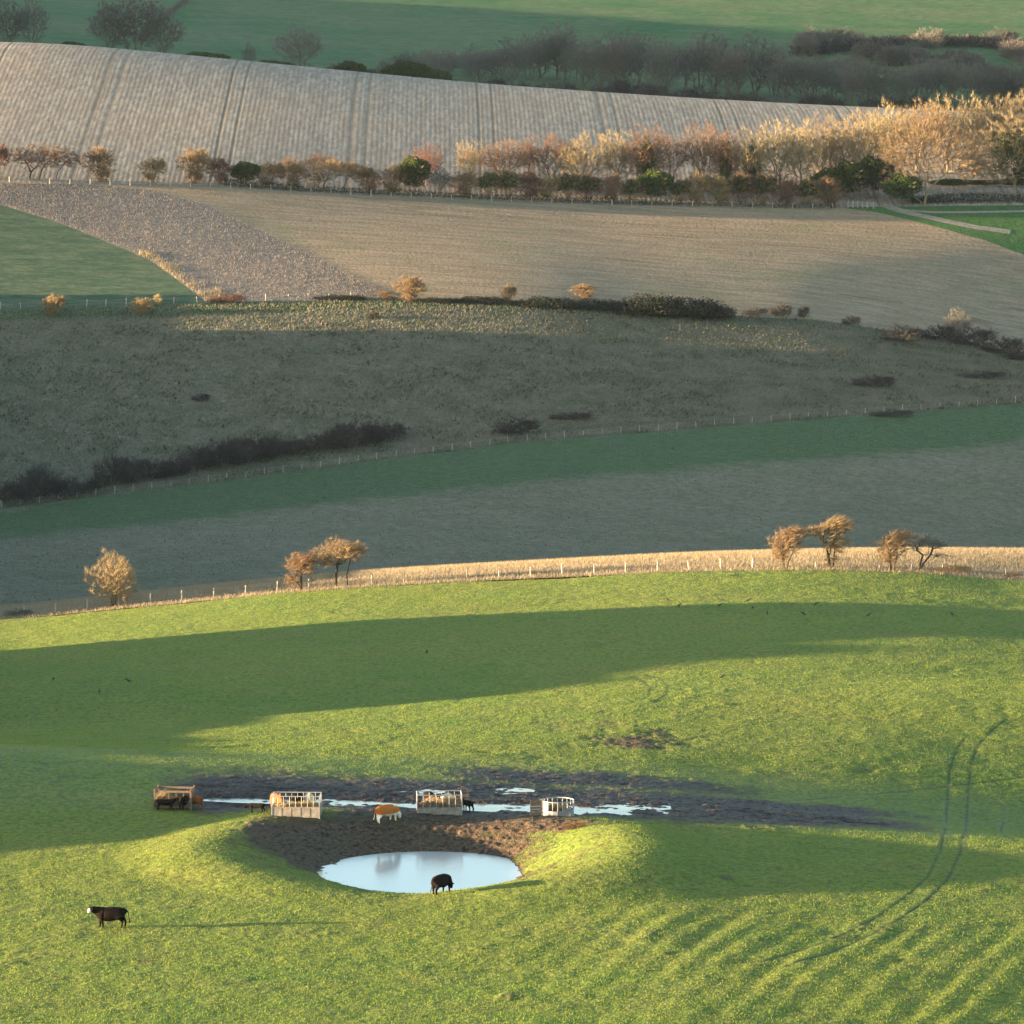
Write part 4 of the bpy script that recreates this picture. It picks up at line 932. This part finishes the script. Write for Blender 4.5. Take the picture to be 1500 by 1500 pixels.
    n = len(out.vertices); co = np.empty(n*3, np.float32); out.vertices.foreach_get('co', co); co = co.reshape(-1, 3)
    hc = np.array(path[2])*.35+np.array(path[3])*.65; wv = np.zeros(n)
    if white_face: wv = 1-sst(.17, .23, np.linalg.norm((co-hc)*[1, 1, 1], axis=1))
    if white_legs: wv = np.maximum(wv, 1-sst(.50, .62, co[:, 2])); wv = np.maximum(wv, (1-sst(.68,.76,co[:,2])))
    a = out.attributes.new('white', 'FLOAT', 'POINT'); a.data.foreach_set('value', wv.astype(np.float32)); return out
CM = {}
def cow(px, row, heading, pose, mat, label, name='cow', scale=1.0, calf=False, wf=False, wl=False, turn=0, y=None, group=None):
    key = (pose, calf, wf, wl, turn)
    if key not in CM: CM[key] = cow_mesh(*key)
    me = CM[key].copy(); me.materials.clear(); me.materials.append(M[mat]); me.name = name
    p = ground(px, row) if y is None else None
    if y is not None:
        x = float(xcol(px, y)); p = Vector((x, y, float(HZ(np.array([x]), np.array([y]))[0])))
    o = link(name, me, None, None, p); o.rotation_euler = (0, 0, R(heading)); s = scale; o.scale = (s, s, s)
    tag(o, label, 'cow' if name == 'cow' else 'calf', group); return o
YF2 = ground(433, 1197).y+2.0; YF3 = ground(644, 1193).y+2.1
cow(162, 1359, 180, 'stand', 'coat_black', 'black cow with a white face standing alone in the sunlit foreground grass', wf=True, scale=1.0, turn=.5)
cow(647, 1309, 58, 'low', 'coat_black', 'black cow drinking at the near edge of the dew pond', scale=.98)
cow(567, 1205, 42, 'low', 'coat_red', 'ginger and white cow grazing on the far bank between two feeders', wf=True, wl=True, scale=.98)
cow(376, 1192, 165, 'mid', 'coat_black', 'small black calf alone in the mud between the two left feeders', 'calf', .62, True)
cow(243, 1187, 5, 'stand', 'coat_black', 'black calf standing in front of the hay filled wooden feeder', 'calf', .68, True)
cow(270, 1186, 75, 'mid', 'coat_black', 'black cow pressed against the right corner of the wooden feeder', scale=.74)
cow(284, 1183, 150, 'mid', 'coat_brown', 'dark brown cow at the right end of the wooden feeder', scale=.74)
cow(409, 0, -70, 'mid', 'coat_brown', 'red-brown cow feeding behind the left end of the second feeder', scale=.98, y=YF2+.9)
cow(437, 0, -95, 'mid', 'coat_black', 'black cow with a white face feeding behind the middle of the second feeder', wf=True, scale=.95, y=YF2+1.0)
cow(455, 0, -88, 'mid', 'coat_cream', 'cream cow feeding behind the right end of the second feeder', scale=.9, y=YF2+1.1)
cow(630, 0, -80, 'mid', 'coat_black', 'black cow feeding behind the left half of the open barred feeder', scale=.95, y=YF3+1.1)
cow(655, 0, -100, 'stand', 'coat_cream', 'cream cow with raised head behind the open barred feeder', scale=.95, y=YF3+1.2)
cow(685, 1184, 120, 'mid', 'coat_black', 'small black calf at the right end of the open barred feeder', 'calf', .7, True)

# ------------------------------------------------------------------ cattle feeders
def feeder_root(px, row, label, rz, sink=.12):
    p = ground(px, row); p.z = float(Z(p.x, p.y+1.0))-sink+0.0
    return empty('cattle_feeder', p, R(rz), label, 'feeder', 'cattle feeders in the mud')
def hay(root, w, d, z0, h, n, label, off=(0, 0), seed=0):
    g = np.random.default_rng(seed+9); x = g.uniform(-w/2, w/2, n); y = g.uniform(0, d, n)
    top = z0+h*(.45+.75*vnoise(x*1.3+seed*3, y*1.1, seed))*(1-.35*(2*np.abs(x)/w)**3)
    z = g.uniform(z0-.25, 1, n)*0+z0+(top-z0)*g.random(n)**.35
    D = g.normal(size=(n, 3)); v, f = ribbons(np.stack([x+off[0], y+off[1], z], -1), D, g.uniform(.12, .3, n), g.uniform(.02, .05, n), g)
    me = fast_mesh('hay_pile', v, f); o = link('hay_pile', me, M['hay'], None, root.location); o.rotation_euler = root.rotation_euler; tag(o, label, 'hay'); return o
def box_feeder(px, row, w, d, h, ph, label, rz, pitch, pmat='panel'):
    r = feeder_root(px, row, label, rz); 
    def side(a, c, inset=0):
        a = Vector(a); c = Vector(c); L = (c-a).length; ang = math.atan2((c-a).y, (c-a).x); m = (a+c)/2
        b = MB(); b.box((m.x, m.y, ph/2+.02), (L-.07, .03, ph), ang); b.box((m.x, m.y, ph+.045), (L-.07, .06, .05), ang)
        k = int(L/.9)
        for i in range(1, k+1):                                     # pressed ribs of the sheet
            q = a+(c-a)*i/(k+1); b.box((q.x, q.y, ph/2), (.06, .055, ph-.08), ang)
        b.build('panel', M[pmat], r)
        b = MB(); b.tube((a.x, a.y, h), (c.x, c.y, h), .035, .035, 8); b.build('rail', M['steel'], r)
        n = int(L/pitch)
        for i in range(1, n):
            q = a+(c-a)*i/n; bb = MB(); bb.tube((q.x, q.y, ph+.06), (q.x, q.y, h-.02), .022, .022, 6); bb.build('bar', M['steel'], r)
    P = [(-w/2, 0, 0), (w/2, 0, 0), (w/2, d, 0), (-w/2, d, 0)]
    for i in range(4): side(P[i], P[(i+1) % 4])
    for p in P:
        b = MB(); b.box((p[0], p[1], h/2), (.075, .075, h+.04)); b.box((p[0], p[1], -.01), (.16, .16, .04)); b.build('corner_post', M['steel'], r)
    return r
r = box_feeder(433, 1197, 3.75, 2.0, 1.72, .82, 'rectangular feeder with a solid muddy lower panel and slatted rails, second from left', -2, .42)
hay(r, 3.4, 1.7, .62, .45, 5000, 'hay heaped low behind the muddy panel of the second feeder', (0, .12), 1)
r = box_feeder(644, 1193, 3.55, 2.1, 1.66, .62, 'open barred rectangular feeder in pale steel beside the ginger cow', 3, .5)
hay(r, 3.2, 1.8, .45, .75, 6000, 'pale hay heaped to the right inside the open barred feeder', (.2, .12), 2)
# wooden feeder, full of hay
r = feeder_root(253, 1187, 'square wooden feeder filled to the top with hay, leftmost of the feeders', -4)
w, d, h = 2.9, 2.0, 1.62
for a, c in (((-w/2, 0), (w/2, 0)), ((w/2, 0), (w/2, d)), ((w/2, d), (-w/2, d)), ((-w/2, d), (-w/2, 0))):
    L = math.hypot(c[0]-a[0], c[1]-a[1]); ang = math.atan2(c[1]-a[1], c[0]-a[0]); mx, my = (a[0]+c[0])/2, (a[1]+c[1])/2; b = MB()
    for z in (.25, .55, 1.5): b.box((mx, my, z), (L-.13, .04, .17), ang)
    b.build('board', M['board'], r)
    b = MB()
    for k in range(1, 5):
        q = (a[0]+(c[0]-a[0])*k/5, a[1]+(c[1]-a[1])*k/5); b.box((q[0], q[1], 1.0), (.06, .05, .9), ang)
    b.build('slat', M['board'], r)
for x, y in ((-w/2, 0), (w/2, 0), (w/2, d), (-w/2, d)):
    b = MB(); b.box((x, y, h/2+.05), (.13, .13, h+.1), 0, .94); b.build('corner_post', M['board'], r)
hay(r, 2.7, 1.8, .2, 1.25, 11000, 'tall block of hay packed inside the wooden feeder', (0, .1), 3)
# round feeder with a solid quarter and a board box
r = feeder_root(817, 1196, 'round feeder with one closed pale side and curved top rail, rightmost of the feeders', 0, .05)
rad, h, ph, n = 1.3, 1.28, .52, 20; cy = 1.1
pt = lambda a, z: (rad*math.cos(a), cy+rad*math.sin(a), z)
for k0, k1, hh, nm, mt in ((0, 20, ph, 'lower_panel', 'white'), (9, 13, h, 'closed_panel', 'white')):
    b = MB()
    for k in range(k0, k1):
        a0, a1 = 2*math.pi*k/n, 2*math.pi*(k+1)/n
        z0 = .04 if nm == 'lower_panel' else ph+.004
        o_ = .0; b.add([pt(a0, z0), pt(a1, z0), pt(a1, hh), pt(a0, hh)], [(0, 1, 2, 3)])
        b.add([tuple(np.array(pt(a, z))*[.98, 1, 1]+[0, .02, 0]) for a, z in ((a0, z0), (a1, z0), (a1, hh), (a0, hh))], [(3, 2, 1, 0)])
    b.build(nm, M[mt], r)
for zz, nm in ((h, 'top_rail'), (ph+.02, 'middle_rail'), (.05, 'bottom_rail')):
    b = MB()
    for k in range(n): b.tube(pt(2*math.pi*k/n, zz), pt(2*math.pi*(k+1)/n, zz), .035, .035, 8)
    b.build(nm, M['steel'], r)
for k in range(0, 20):
    if 9 < k < 13: continue
    b = MB(); b.tube(pt(2*math.pi*k/n, ph), pt(2*math.pi*k/n, h), .028, .028, 6); b.build('bar', M['steel'], r)
b = MB(); b.box((.72, -.08, .33), (.62, .06, .9)); b.box((.72, -.11, .80), (.66, .05, .05)); b.build('gate_panel', M['white'], r)
b = MB()
for k in range(5): b.box((-1.72, .55, .3+k*.23), (.95, .05, .2), .12)
for x in (-2.14, -1.30): b.box((x, .55+(x+1.72)*.12+.05, .68), (.08, .08, 1.36))
b.build('board_side', M['board'], r)
hay(r, 1.7, 1.6, .35, .5, 3000, 'hay lying inside the round feeder', (0, .3), 4)

# ------------------------------------------------------------------ crows on the grass
def crow_proto():
    P = [((-.20,0,.13),.018),((-.10,0,.17),.05),((0,0,.21),.075),((.09,0,.25),.065),((.14,0,.30),.042),((.18,0,.33),.045),((.22,0,.33),.028),((.30,0,.315),.006)]
    b = MB(); n = 8; V = []
    for p, r in P:
        for k in range(n): t = 2*math.pi*k/n; V.append((p[0], p[1]+r*math.cos(t)*.95, p[2]+r*math.sin(t)))
    b.add(V, [(i*n+k, i*n+(k+1) % n, (i+1)*n+(k+1) % n, (i+1)*n+k) for i in range(len(P)-1) for k in range(n)]+[tuple(range(n))[::-1], tuple(range((len(P)-1)*n, len(P)*n))])
    b.add([(-.19,-.03,.13),(-.19,.03,.13),(-.36,.045,.09),(-.36,-.045,.09),(-.19,0,.15),(-.36,0,.105)], [(0,1,2,3),(0,3,5,4),(1,4,5,2)])
    for s in (-1, 1):
        b.tube((.0, s*.035, .16), (.0, s*.04, .0), .009, .008, 5); b.tube((.0, s*.04, .005), (.06, s*.05, .003), .008, .004, 4)
        b.add([(.08, s*.07, .26), (-.24, s*.03, .14), (-.05, s*.085, .17), (.05, s*.085, .2)], [(0, 3, 2, 1)])
    me = bpy.data.meshes.new('crow'); me.from_pydata(b.v, [], b.f); me.update(); return me
cme = crow_proto(); g = np.random.default_rng(5)
CR = [(625,959,'crow alone near the middle of the shaded pasture'),(78,998,'crow nearest the left edge on the shaded pasture'),(188,1001,'right one of the two crows left on the shaded pasture'),(146,1017,'lowest of the crows on the left of the pasture'),(1058,996,'crow above the ring shaped wheel marks'),
      (1395,904,'rightmost crow in the shade below the crest')]+[(a, b_, 'black crow of the loose flock on the pasture below the right-hand crest trees') for a, b_ in ((978,883),(995,891),(1054,891),(1096,884),(1103,894),(1124,901),(1177,902),(1195,889),(1272,905),(1267,880),(1320,879))]
for px, row, lb in CR:
    o = link('crow', cme, M['crow'], None, ground(px, row)+Vector((0, 0, .03))); o.rotation_euler = (0, 0, g.uniform(0, 6.28)); o.scale = (1.35,)*3
    tag(o, lb, 'crow', 'crows on the pasture')

# ------------------------------------------------------------------ air
def haze():
    b = MB(); x0, x1, y0, y1, z0, z1 = -2300, 2300, -420, 2620, -60, 230
    b.add([(x0,y0,z0),(x1,y0,z0),(x1,y1,z0),(x0,y1,z0),(x0,y0,z1),(x1,y0,z1),(x1,y1,z1),(x0,y1,z1)], [(3,2,1,0),(4,5,6,7),(0,1,5,4),(1,2,6,5),(2,3,7,6),(3,0,4,7)])
    m = bpy.data.materials.new('haze'); m.use_nodes = True; nt = m.node_tree; nt.nodes.clear()
    o = nt.nodes.new('ShaderNodeOutputMaterial'); v = nt.nodes.new('ShaderNodeVolumePrincipled'); v.inputs['Color'].default_value = (.55, .75, 1, 1); v.inputs['Density'].default_value = HAZE; v.inputs['Anisotropy'].default_value = .1
    nt.links.new(v.outputs[0], o.inputs['Volume'])
    tag(b.build('haze', m), 'thin bluish evening haze filling the valley', 'haze', None, 'stuff')
HAZE = .000010
haze()
cam = bpy.data.cameras.new('camera'); co = bpy.data.objects.new('camera', cam); COL.objects.link(co)
co.location = (0, 0, ZC); co.rotation_euler = (R(90)-PITCH, 0, 0); cam.sensor_width = 36; cam.lens = 36*F/1500; cam.clip_start = 1; cam.clip_end = 6000
SC.camera = co
SC.view_settings.view_transform = 'Standard'; SC.view_settings.look = 'None'; SC.view_settings.gamma = 1; SC.view_settings.exposure = 3.25
